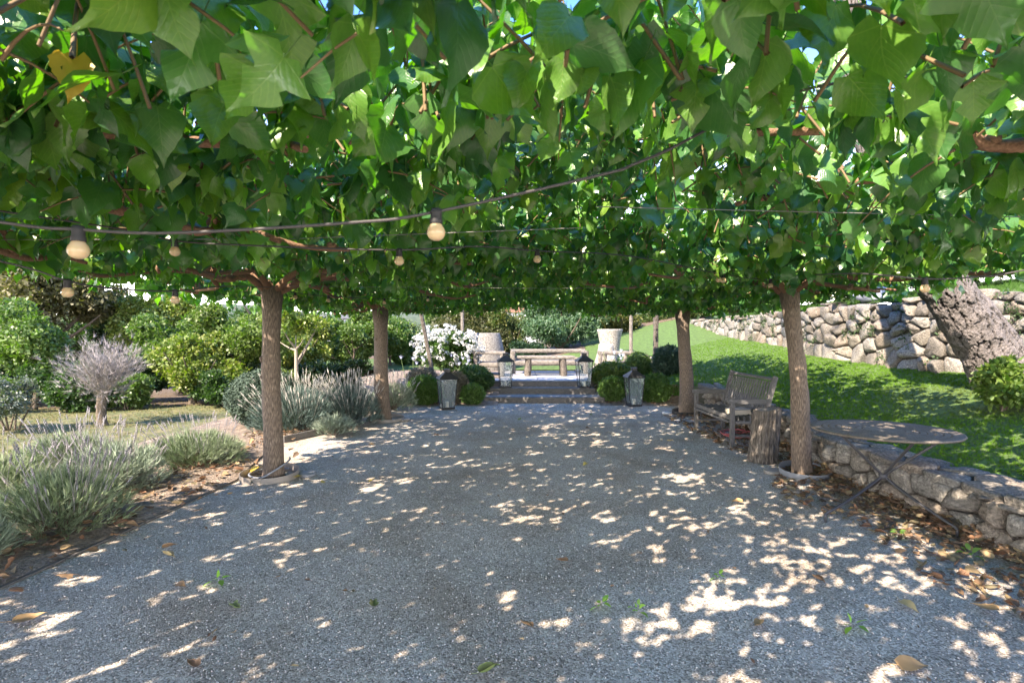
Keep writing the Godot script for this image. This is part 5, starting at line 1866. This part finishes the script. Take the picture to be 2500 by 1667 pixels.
func make_rings() -> void:
	rng.seed = 151
	var specs := [
		[-2.70, 6.12, 0.30, 0.075, "worn plastic edging ring around the foot of the forked mulberry", M.pale_plastic, -0.03, 0.02],
		[3.38, 6.27, 0.29, 0.075, "grey plastic edging ring around the foot of the slim right mulberry", M.grey_plastic, 0.0, 0.0],
		[-2.45, 10.4, 0.34, 0.06, "low grey edging ring around the foot of the far left mulberry", M.pale_plastic, 0.05, 0.0],
		[3.62, 11.3, 0.30, 0.06, "dark edging ring around the foot of the far right mulberry", M.rubber, 0.0, 0.0]]
	for e in specs:
		var b := MB.new()
		var first := 0
		for k in 49:
			var a := TAU * (k % 48) / 48
			var r: float = e[2] * (1.0 + 0.07 * sin(a * 2 + e[0]) + 0.03 * sin(a * 3))
			var h: float = e[3] * (1.0 + 0.25 * sin(a + e[0]))
			var o := Vector3(cos(a), 0, sin(a))
			b.vert(o * r + Vector3.DOWN * 0.01, o); b.vert(o * (r + 0.004) + Vector3.UP * h, o)
			b.vert(o * (r - 0.006) + Vector3.UP * h, -o); b.vert(o * (r - 0.010) + Vector3.DOWN * 0.01, -o)
		for k in 48:
			for q in 3:
				b.quad(first + k * 4 + q, first + k * 4 + q + 1, first + k * 4 + 5 + q, first + k * 4 + 4 + q)
		var o := obj("edging_ring", b, e[5])
		o.position = at(e[0] + e[6], 0.012, e[1] + e[7])
		tag(o, e[4], "edging ring", "edging rings around the mulberry trunks")
	# flat round ground lights
	for e in [[-2.35, 6.25, 0.10, "flat grey round ground light beside the forked mulberry", M.grey_plastic], [3.05, 6.35, 0.10, "flat grey round ground light left of the slim right mulberry", M.pale_plastic], [-2.05, 10.35, 0.10, "flat pale round ground light beside the far left mulberry", M.pale_plastic], [3.2, 11.25, 0.09, "flat white round ground light left of the far right mulberry", M.white_wall]]:
		var b := MB.new()
		b.lathe(PackedVector2Array([Vector2(e[2] * 0.94, -0.01), Vector2(e[2], 0.012), Vector2(e[2] * 0.92, 0.024), Vector2(e[2] * 0.6, 0.028), Vector2(0, 0.03)]), 28)
		var o := obj("ground_light", b, e[4])
		o.position = at(e[0], 0.016, e[1])
		o.rotation.x = 0.06
		tag(o, e[3], "ground light", "round lights lying by the trunks")
	# hose looped round the forked tree
	var h := MB.new()
	var p := []
	for k in 15:
		var a := -0.6 + k * 0.42
		p.append(Vector3(cos(a) * (0.20 + 0.012 * k * 0.3), 0.03 + 0.17 * maxf(0, sin(a * 0.75 + 1.9)) + 0.01 * k * 0.2, sin(a) * 0.2))
	var sm := smooth_path(p, 5)
	h.tube(sm, taper(0.011, 0.011, sm.size() - 1), 7)
	var ho := obj("hose", h, M.grey_plastic)
	ho.position = at(-2.72, 0.015, 6.12)
	tag(ho, "dark grey hose looped around the foot of the forked mulberry", "hose")
	var rh := MB.new()
	p = []
	for k in 22:
		var a := k * 0.55
		p.append(Vector3(cos(a) * (0.28 + 0.03 * sin(k * 1.3)), 0.03 + 0.05 * absf(sin(k * 0.7)), sin(a) * (0.30 + 0.03 * cos(k))))
	sm = smooth_path(p, 4)
	rh.tube(sm, taper(0.012, 0.012, sm.size() - 1), 7)
	var ro := obj("hose", rh, M.red_hose)
	ro.position = at(3.6, 0.02, 8.5)
	tag(ro, "faded red garden hose coiled under the bench", "hose")
	var st := put("rock", rock_mesh(17, 0.3), M.stone[2])
	st.position = at(3.72, 0.06, 6.05)
	st.scale = Vector3(0.22, 0.17, 0.2)
	tag(st, "loose pale rock lying beside the grey edging ring", "rock")
	# timber edge of the bed
	for k in 5:
		var z0 := 2.4 + k * 0.75
		var b := MB.new()
		b.bar(at(edge_x(z0), 0.012, z0), at(edge_x(z0 + 0.73), 0.012, z0 + 0.73), 0.04, 0.014, Vector3.UP, 0.003)
		var o := obj("edging_board", b, M.wood_z)
		tag(o, ["thin timber edging strip nearest the viewer along the bed", "second thin timber edging strip along the bed", "third thin timber edging strip, beside the first full lavender", "fourth thin timber edging strip along the bed", "thin timber edging strip ending at the forked mulberry"][k], "edging", "timber edging strips of the left bed")
	var pl := MB.new()
	pl.bar(at(-3.45, 0.03, 8.2), at(-3.0, 0.04, 9.1), 0.03, 0.14, Vector3.UP, 0.004)
	tag(obj("plank", pl, M.wood_z), "grey plank lying at the gravel edge beside the dark lavender", "plank")
	# a blue and grey sack on the upper garden
	var s := thing("garden_sack", "crumpled grey and blue sack on the grass above the wall", "sack", at(7.45, 2.30, 11.0))
	for e in [[Vector3(-0.12, 0.14, 0), Vector3(0.36, 0.17, 0.24), M.grey_cloth, "body", 3], [Vector3(0.24, 0.15, 0.05), Vector3(0.20, 0.18, 0.2), M.blue_cloth, "flap", 5]]:
		var b := MB.new()
		b.ball(Vector3.ZERO, e[1], 16, 26)
		var f := FastNoiseLite.new()
		f.frequency = 5.0
		f.seed = e[4]
		for k in b.v.size(): b.v[k] = b.v[k] * (1.0 + 0.35 * f.get_noise_3dv(b.v[k])) + e[0]
		b.normals()
		obj(e[3], b, e[2], s)

func make_cables() -> void:
	var bulb := MB.new()
	bulb.lathe(PackedVector2Array([Vector2(0.0, -0.0735), Vector2(0.008, -0.0728), Vector2(0.0155, -0.0695), Vector2(0.0205, -0.064), Vector2(0.0232, -0.057), Vector2(0.0235, -0.050), Vector2(0.021, -0.042), Vector2(0.0165, -0.035), Vector2(0.0135, -0.030)]), 18)
	var bm := bulb.mesh()
	var sock := MB.new()
	sock.lathe(PackedVector2Array([Vector2(0.0125, -0.030), Vector2(0.0165, -0.031), Vector2(0.0165, -0.020), Vector2(0.0145, -0.018), Vector2(0.0145, -0.004), Vector2(0.016, 0.0), Vector2(0.012, 0.009), Vector2(0.0, 0.010)]), 14)
	var sm_ := sock.mesh()
	var specs := [
		["string of lights nearest the viewer, sagging across the left half", [[-1.95, 1.99, 1.3], [-1.27, 1.884, 1.35], [-1.08, 1.866, 1.35], [-0.844, 1.859, 1.36], [-0.415, 1.888, 1.38], [-0.214, 1.917, 1.40], [0.248, 2.033, 1.45], [0.38, 2.087, 1.48], [1.0, 2.35, 1.6], [2.2, 2.36, 1.65]], [[-1.075, 1.866, 1.35], [-0.195, 1.92, 1.40]]],
		["second string of lights, running from the left edge to the slim right tree", [[-3.0, 2.22, 1.9], [-2.16, 2.13, 2.3], [-1.787, 2.096, 2.55], [-1.61, 2.058, 2.6], [-1.29, 2.04, 2.62], [-0.578, 2.017, 2.62], [-0.176, 2.08, 2.9], [0.153, 2.12, 3.3], [0.833, 2.16, 3.8], [1.72, 2.12, 4.5], [2.47, 2.14, 5.2], [3.2, 2.22, 5.9]], [[-1.61, 2.058, 2.6], [-0.545, 2.017, 2.63], [0.153, 2.12, 3.3], [1.70, 2.12, 4.48], [1.76, 2.12, 4.53], [2.47, 2.14, 5.2], [2.85, 2.16, 5.55]]],
		["string of lights from the left edge to the forked mulberry", [[-3.0, 2.1, 2.1], [-2.16, 1.918, 2.3], [-1.96, 1.846, 2.4], [-1.98, 1.84, 2.7], [-1.92, 1.86, 3.1], [-2.1, 1.97, 4.0], [-2.60, 2.14, 5.95]], [[-1.96, 1.846, 2.4], [-1.92, 1.86, 3.1]]],
		["string of lights beyond the forked mulberry", [[-2.57, 2.13, 6.0], [-2.47, 2.10, 6.2], [-2.2, 2.09, 6.6], [-1.69, 2.10, 7.2], [-1.19, 2.17, 7.7], [-0.5, 2.34, 8.3]], [[-2.47, 2.10, 6.2], [-2.22, 2.09, 6.58], [-1.69, 2.10, 7.2], [-1.19, 2.17, 7.7]]],
		["farthest string of lights near the terrace", [[-3.2, 2.05, 9.4], [-2.5, 2.1, 10.2], [-1.2, 2.08, 10.6], [0.21, 2.12, 10.9], [1.02, 2.10, 11.2], [2.27, 2.13, 11.4], [3.6, 2.25, 11.3]], [[-3.1, 2.05, 9.5], [1.02, 2.10, 11.2], [2.27, 2.13, 11.4]]],
		["string of lights at the right, crossing before the leaning pine", [[3.13, 2.26, 5.9], [1.88, 1.948, 3.0], [2.2, 1.908, 2.9], [2.38, 1.907, 2.8], [2.54, 1.93, 2.7], [3.2, 2.1, 2.4]], [[2.2, 1.908, 2.9]]]]
	for e in specs:
		var t := thing("string_light", e[0], "string lights", Vector3.ZERO, 0.0, "festoon lights strung under the leaves")
		var p := []
		for q in e[1]: p.append(at(q[0], q[1], q[2]))
		var sm: PackedVector3Array = smooth_path(p, 8)
		var b := MB.new()
		b.tube(sm, taper(0.0042, 0.0042, sm.size() - 1), 7)
		obj("cable", b, M.cable, t)
		for q in e[2]:
			var c := at(q[0], q[1], q[2])
			put("socket", sm_, M.rubber, t).position = c
			put("bulb", bm, M.bulb, t).position = c
	# steel wires that train the branches
	var k := 0
	for e in [[-3.0, 2.17, 3.2, 0.4, 2.20, 3.0], [0.4, 2.22, 2.6, 5.0, 2.24, 2.9], [-2.7, 2.16, 6.0, 3.4, 2.18, 6.2], [-2.5, 2.16, 10.3, 3.6, 2.18, 11.2]]:
		var b := MB.new()
		b.tube(PackedVector3Array([at(e[0], e[1], e[2]), at((e[0] + e[3]) / 2, (e[1] + e[4]) / 2 - 0.03, (e[2] + e[5]) / 2), at(e[3], e[4], e[5])]), PackedFloat32Array([0.0025, 0.0025, 0.0025]), 6)
		tag(obj("training_wire", b, M.wire), ["steel training wire through the near leaves on the left", "steel training wire through the near leaves on the right", "steel training wire between the forked and the slim mulberry", "steel training wire between the two farthest mulberries"][k], "wire", "steel wires that train the mulberries")
		k += 1

func make_houses() -> void:
	var t := thing("house", "white house with a tiled roof far behind the hedge", "house", at(0.4, 0, 56.0), 0.12)
	var b := MB.new()
	b.box(Vector3(7, 4.1, 5), Transform3D(Basis.IDENTITY, Vector3(0, 2.05, 0)), 0.02)
	obj("wall", b, M.white_wall, t)
	for piece in [[0.0, 4.1, 7.4, 5.4, 1.3], [-2.2, 4.5, 2.2, 2.6, 0.9]]:
		b = MB.new()
		var x0: float = piece[0] - piece[2] / 2
		var x1: float = piece[0] + piece[2] / 2
		var s := b.v.size()
		for z in [-1, 0, 1]:
			var y: float = piece[1] + (piece[4] if z == 0 else 0.0)
			for q in [[x0, y], [x1, y], [x0, y - 0.14], [x1, y - 0.14]]:
				b.vert(Vector3(q[0], q[1], z * piece[3] / 2))
		for z in 2:
			var o := s + z * 4
			b.tri_out(o, o + 1, o + 5, Vector3(piece[0], 0, 0)); b.tri_out(o, o + 5, o + 4, Vector3(piece[0], 0, 0))
			b.tri_out(o + 2, o + 3, o + 7, Vector3(piece[0], 9, 0)); b.tri_out(o + 2, o + 7, o + 6, Vector3(piece[0], 9, 0))
			for q in [0, 1]:
				b.tri_out(o + q, o + 4 + q, o + 6 + q, Vector3(piece[0], piece[1], 0)); b.tri_out(o + q, o + 6 + q, o + 2 + q, Vector3(piece[0], piece[1], 0))
		for o in [s, s + 8]:
			b.tri_out(o, o + 1, o + 3, Vector3(piece[0], piece[1], 0)); b.tri_out(o, o + 3, o + 2, Vector3(piece[0], piece[1], 0))
		b.normals()
		obj("roof", b, M.roof_tile, t)
		# rows of round tiles
		var rows := MB.new()
		var kx := int(piece[2] / 0.24)
		for k in kx:
			var x: float = x0 + (k + 0.5) * piece[2] / kx
			rows.tube(PackedVector3Array([Vector3(x, piece[1] + 0.02, piece[3] / 2), Vector3(x, piece[1] + piece[4] + 0.02, 0)]), PackedFloat32Array([0.09, 0.09]), 6, true)
		obj("roof_tiles", rows, M.roof_tile, t).set_meta("kind", "stuff")
	for k in 4:
		b = MB.new()
		b.box(Vector3(0.75, 1.0, 0.06), Transform3D(Basis.IDENTITY, Vector3(-2.4 + k * 1.5, 3.2, 2.52)), 0.01)
		var w := obj("window", b, M.white_wall, t)
		b = MB.new()
		b.box(Vector3(0.6, 0.85, 0.03), Transform3D(Basis.IDENTITY, Vector3(-2.4 + k * 1.5, 3.2, 2.548)), 0.004)
		obj("pane", b, M.pane, w)
	var t2 := thing("house", "low white house glimpsed through the trees on the left", "house", at(-11.2, 0, 32.0), 0.2)
	b = MB.new()
	b.box(Vector3(5, 2.6, 4), Transform3D(Basis.IDENTITY, Vector3(0, 1.3, 0)), 0.02)
	obj("wall", b, M.white_wall, t2)
	b = MB.new()
	b.box(Vector3(5.3, 0.22, 4.3), Transform3D(Basis.IDENTITY, Vector3(0, 2.71, 0)), 0.02)
	obj("roof", b, M.slate, t2)
	for k in 2:
		b = MB.new()
		b.box(Vector3(0.8, 1.0, 0.06), Transform3D(Basis.IDENTITY, Vector3(-1.2 + k * 2.4, 1.6, 2.02)), 0.01)
		var w := obj("window", b, M.white_wall, t2)
		b = MB.new()
		b.box(Vector3(0.62, 0.82, 0.03), Transform3D(Basis.IDENTITY, Vector3(-1.2 + k * 2.4, 1.6, 2.046)), 0.004)
		obj("pane", b, M.pane, w)

func curled_leaf(curl: float, seed_: int) -> ArrayMesh:
	var ws: Array = [HEART, BROAD, LOBED][seed_ % 3]
	var b := MB.new()
	rng.seed = 300 + seed_
	var rows := 8
	for r in rows + 1:
		var t := float(r) / rows
		var f := t * 12.0
		var k := mini(int(f), 11)
		var w: float = lerpf(ws[k], ws[k + 1], f - k)
		for c in 5:
			var s := c * 0.5 - 1.0
			var a := s * curl * (0.6 + 0.4 * t)
			var x := w * sin(a) / maxf(curl, 0.2)
			var z := w * (1.0 - cos(a)) / maxf(curl, 0.2) + 0.10 * sin(t * 5.0 + seed_) * t + rr(-0.02, 0.02)
			b.vert(Vector3(x, t - 0.5, z), Vector3.BACK)
	for r in rows:
		for c in 4:
			var q := r * 5 + c
			b.quad(q, q + 1, q + 6, q + 5)
	b.normals()
	b.tube(PackedVector3Array([Vector3(0, -0.85, 0.08), Vector3(0, -0.65, 0.03), Vector3(0, -0.5, 0)]), PackedFloat32Array([0.012, 0.012, 0.014]), 4, false)
	return b.mesh()

func make_litter() -> void:
	var shapes := []
	for k in 6: shapes.append(curled_leaf([0.5, 1.2, 1.9, 0.9, 2.4, 1.5][k], k))
	rng.seed = 161
	var groups := {}
	var add := func(x: float, y: float, z: float, size: float, lift: float) -> void:
		var k := rng.randi() % 6
		if not groups.has(k): groups[k] = [[], PackedColorArray()]
		var nn := (Vector3.UP + rand_dir() * lift) * (1.0 if rng.randf() < 0.6 else -1.0)
		groups[k][0].append(Transform3D(basis_yz(Vector3(rr(-1, 1), rr(-0.25, 0.25), rr(-1, 1)), nn).scaled(Vector3.ONE * size), at(x, y, z)))
		var c: Color = [Color(0.15, 0.09, 0.05), Color(0.21, 0.13, 0.07), Color(0.10, 0.065, 0.042), Color(0.26, 0.19, 0.10), Color(0.19, 0.10, 0.055), Color(0.17, 0.14, 0.08)][rng.randi() % 6]
		var g := rr(0.7, 1.25)
		groups[k][1].append(Color(c.r * g, c.g * g, c.b * g))
	for i in 2700:      # drift along the low wall
		var z := rr(2.2, 11.0)
		var d := pow(rng.randf(), 1.8)
		var width := 0.75 + 0.35 * sin(z * 2.1) * sin(z * 0.7)
		if z > 7.6: width = 0.95
		var x := wall_x(z) - 0.03 - d * width
		add.call(x, 0.02 + 0.10 * exp(-d * 4.0) * rng.randf(), z, rr(0.03, 0.105), 0.8)
	for i in 900:      # under the lavender
		var z := rr(2.6, 12.2)
		var x := edge_x(z) - pow(rng.randf(), 0.8) * 0.9 + rr(0, 0.75) * rng.randf() * rng.randf()
		add.call(x, 0.05 + rng.randf() * 0.025, z, rr(0.04, 0.11), 0.7)
	for i in 260:      # strewn crumbs on the gravel
		var z := 2.0 + 11.0 * rng.randf()
		var x := rr(-3.0, 3.6)
		add.call(x, 0.022, z, rr(0.015, 0.045), 0.6)
	for i in 220:
		var z := rr(12.7, 13.6)
		var x := rr(-2.6, 4.2)
		if x > -0.7 and x < 2.26: continue
		add.call(x, bed_h(x, z) + 0.04, z, rr(0.04, 0.1), 0.6)
	var all := thing("leaf_litter", "drifts of dry brown leaves along the wall and under the lavender", "dead leaves")
	all.set_meta("kind", "stuff")
	for k in groups: many("dead_leaves", shapes[k], M.dead_any, groups[k][0], groups[k][1], all)
	# single leaves
	var singles := [
		[-2.70, 3.03, 0.15, 1, "large yellow brown leaf lying at the lower left on the gravel"],
		[-2.46, 3.89, 0.13, 3, "curled tan leaf near the timber edging"],
		[-2.57, 4.07, 0.10, 0, "brown leaf beside the curled tan one"],
		[-2.1, 3.44, 0.09, 0, "small brown leaf left of the middle foreground"],
		[-1.61, 3.16, 0.11, 4, "green fallen leaf on the gravel in the left foreground"],
		[-0.82, 3.2, 0.11, 4, "green fallen leaf left of the middle foreground"],
		[0.076, 2.97, 0.09, 0, "crumpled brown leaf in the middle foreground"],
		[-0.105, 2.56, 0.12, 4, "green leaf at the bottom edge of the gravel"],
		[-1.545, 2.61, 0.10, 2, "dark brown leaf near the bottom left"],
		[1.35, 2.97, 0.10, 1, "brown leaf in the right foreground"],
		[2.33, 3.17, 0.12, 3, "tan leaf in the lower right among sun spots"],
		[2.75, 3.15, 0.13, 1, "orange brown leaf toward the lower right corner"],
		[1.99, 3.5, 0.11, 2, "dark brown leaf right of the middle ground"],
		[0.35, 3.82, 0.09, 2, "brown leaf in the middle of the court"],
		[1.93, 2.6, 0.15, 1, "big brown leaf at the bottom edge on the right"],
		[-1.55, 5.93, 0.12, 5, "yellowish leaf on the gravel ahead of the forked mulberry"],
		[-2.42, 6.1, 0.12, 5, "yellow leaf beside the flat light at the forked mulberry"],
		[-2.05, 5.9, 0.09, 5, "small yellow leaf in the sunny patch by the forked mulberry"],
		[-1.2, 8.7, 0.11, 2, "dark leaf in the shade half way up the court"],
		[-2.05, 7.9, 0.10, 1, "curled tan leaf right of the forked mulberry"],
		[2.4, 8.2, 0.11, 3, "tan leaf on the gravel left of the bench"],
		[1.3, 9.4, 0.12, 2, "brown leaf in the dappled light before the right lantern"],
		[0.9, 6.7, 0.10, 5, "yellow green leaf in the dappled light at mid court"],
		[2.15, 5.2, 0.11, 1, "brown leaf left of the round table"],
		[0.15, 10.4, 0.12, 4, "green brown leaf before the steps"],
		[1.6, 10.9, 0.12, 4, "green fallen leaf before the right lantern"]]
	for e in singles:
		var o := put("fallen_leaf", shapes[rng.randi() % 6], M.dead_leaf[e[3]])
		o.transform = Transform3D(basis_yz(Vector3(rr(-1, 1), rr(-0.1, 0.1), rr(-1, 1)), Vector3.UP + rand_dir() * 0.35).scaled(Vector3.ONE * e[2]), at(e[0], 0.028, e[1]))
		tag(o, e[4], "fallen leaf", "single leaves fallen on the gravel")
	var yl := put("fallen_leaf", shapes[0], M.yellow_leaf)
	yl.transform = Transform3D(basis_yz(Vector3(0.7, 0.5, 0.2), Vector3(-0.3, 1, 0.6)).scaled(Vector3.ONE * 0.19), at(-2.92, 0.10, 6.15))
	tag(yl, "bright yellow leaf propped on the pale edging ring", "fallen leaf", "single leaves fallen on the gravel")
	# seedlings
	var sd := [[1.36, 3.55, "seedling on the gravel among the right sun spots"], [-1.9, 3.5, "seedling on the gravel left of the middle"], [0.53, 3.17, "tiny weed near the middle foreground"], [1.86, 2.95, "weed beside the bright sun patch at lower right"], [3.1, 4.35, "weed under the round table"], [3.3, 3.9, "weed at the foot of the low wall near the right edge"], [0.72, 3.1, "weed right of the middle foreground"]]
	for e in sd:
		var t := thing("weed", e[2], "weed", at(e[0], 0.015, e[1]), 0.0, "small weeds on the gravel")
		var b := put("foliage", sprigs[rng.randi() % 4], M.weed, t)
		b.scale = Vector3.ONE * rr(0.06, 0.1)
		b.position.y = 0.02

func more_materials() -> void:
	M.white_petal = mat(0.7, lin(0.62, 0.62, 0.58))
	M.petal = mat(0.7, lin(0.48, 0.50, 0.48))
	for k in ["petal", "white_petal"]:
		M[k].backlight_enabled = true
		M[k].backlight = Color(0.6, 0.6, 0.6)
	M.blue_petal = mat(0.7, lin(0.42, 0.46, 0.66))
	M.twig_green = mat(0.8, lin(0.1, 0.16, 0.05))
	M.lav_stem = mat(0.9, lin(0.17, 0.125, 0.095))
	M.paper = mat(0.9, lin(0.42, 0.37, 0.29))
	M.slate = mat(0.85, lin(0.13, 0.14, 0.16))
	M.candle = mat(0.5, lin(0.7, 0.66, 0.55))
	M.red_hose = mat(0.6, lin(0.3, 0.07, 0.07))
	M.grey_cloth = mat(0.7, lin(0.3, 0.32, 0.36))
	M.blue_cloth = mat(0.6, lin(0.02, 0.10, 0.18))
	M.weed = mat(0.5, lin(0.07, 0.16, 0.035))
	M.weed.backlight_enabled = true
	M.weed.backlight = Color(0.7, 0.9, 0.3)

# ---------------------------------------------------------------- the scene
func _ready() -> void:
	var cam := Camera3D.new()
	cam.name = "camera"
	add_child(cam)
	cam.position = at(0, 1.6, 0)
	cam.rotation_degrees = Vector3(-0.5, 0, 0)
	var lens := CameraAttributesPhysical.new()
	lens.frustum_focal_length = 19.13
	lens.frustum_far = 2500.0
	lens.frustum_near = 0.05
	lens.frustum_focus_distance = 7.0
	lens.exposure_aperture = 5.6
	cam.attributes = lens
	cam.fov = 64.2
	cam.near = 0.05
	cam.far = 2500.0
	cam.current = true
	var env := Environment.new()
	env.background_mode = Environment.BG_SKY
	var sky := Sky.new()
	var sm := ProceduralSkyMaterial.new()
	sm.sky_top_color = lin(0.016, 0.040, 0.105)
	sm.sky_horizon_color = lin(1.0, 0.94, 0.85)
	sm.sky_energy_multiplier = 1.3
	sm.sky_curve = 0.075
	sm.ground_horizon_color = lin(0.45, 0.45, 0.42)
	sm.ground_bottom_color = lin(0.2, 0.19, 0.17)
	sm.sun_angle_max = 1.0
	sky.sky_material = sm
	env.sky = sky
	env.background_energy_multiplier = 1.3
	env.tonemap_mode = Environment.TONE_MAPPER_LINEAR
	env.tonemap_exposure = 10.0
	env.sdfgi_enabled = true
	env.ssao_enabled = true
	env.ssil_enabled = true
	var we := WorldEnvironment.new()
	we.name = "world_environment"
	we.environment = env
	add_child(we)
	var sun := DirectionalLight3D.new()
	sun.name = "sun"
	sun.light_color = Color(1.0, 0.93, 0.84)
	sun.light_energy = 0.65
	sun.light_angular_distance = 0.5
	sun.shadow_enabled = true
	add_child(sun)
	var el := deg_to_rad(42.0)
	var dir := Vector3(0.66 * cos(el), -sin(el), -0.751 * cos(el))
	sun.look_at_from_position(Vector3.ZERO, dir, Vector3.UP)
	make_materials()
	more_materials()
	make_land()
	make_low_wall()
	make_tall_wall()
	make_terrace()
	make_houses()
	make_mulberries()
	make_background()
	make_pine()
	make_lavender()
	make_grass()
	make_bench()
	make_table()
	make_stump()
	make_rustic()
	make_pots()
	make_posts()
	make_lantern("tall black lantern standing on the gravel left of the steps", at(-1.44, 0.01, 12.05), 0.35, false)
	make_lantern("tall black lantern on the left end of the upper step", at(-0.17, 0.305, 13.95), 0.12, false)
	make_lantern("tall black lantern on the right end of the upper step", at(1.85, 0.305, 13.95), 0.1, false)
	make_lantern("tall black lantern on the gravel right of the steps with its glass door ajar", at(2.82, 0.01, 12.55), 0.1, true)
	make_rings()
	make_cables()
	make_litter()
	for o in find_children("*", "Node3D", true, false):
		if o.has_meta("c"): o.remove_meta("c")
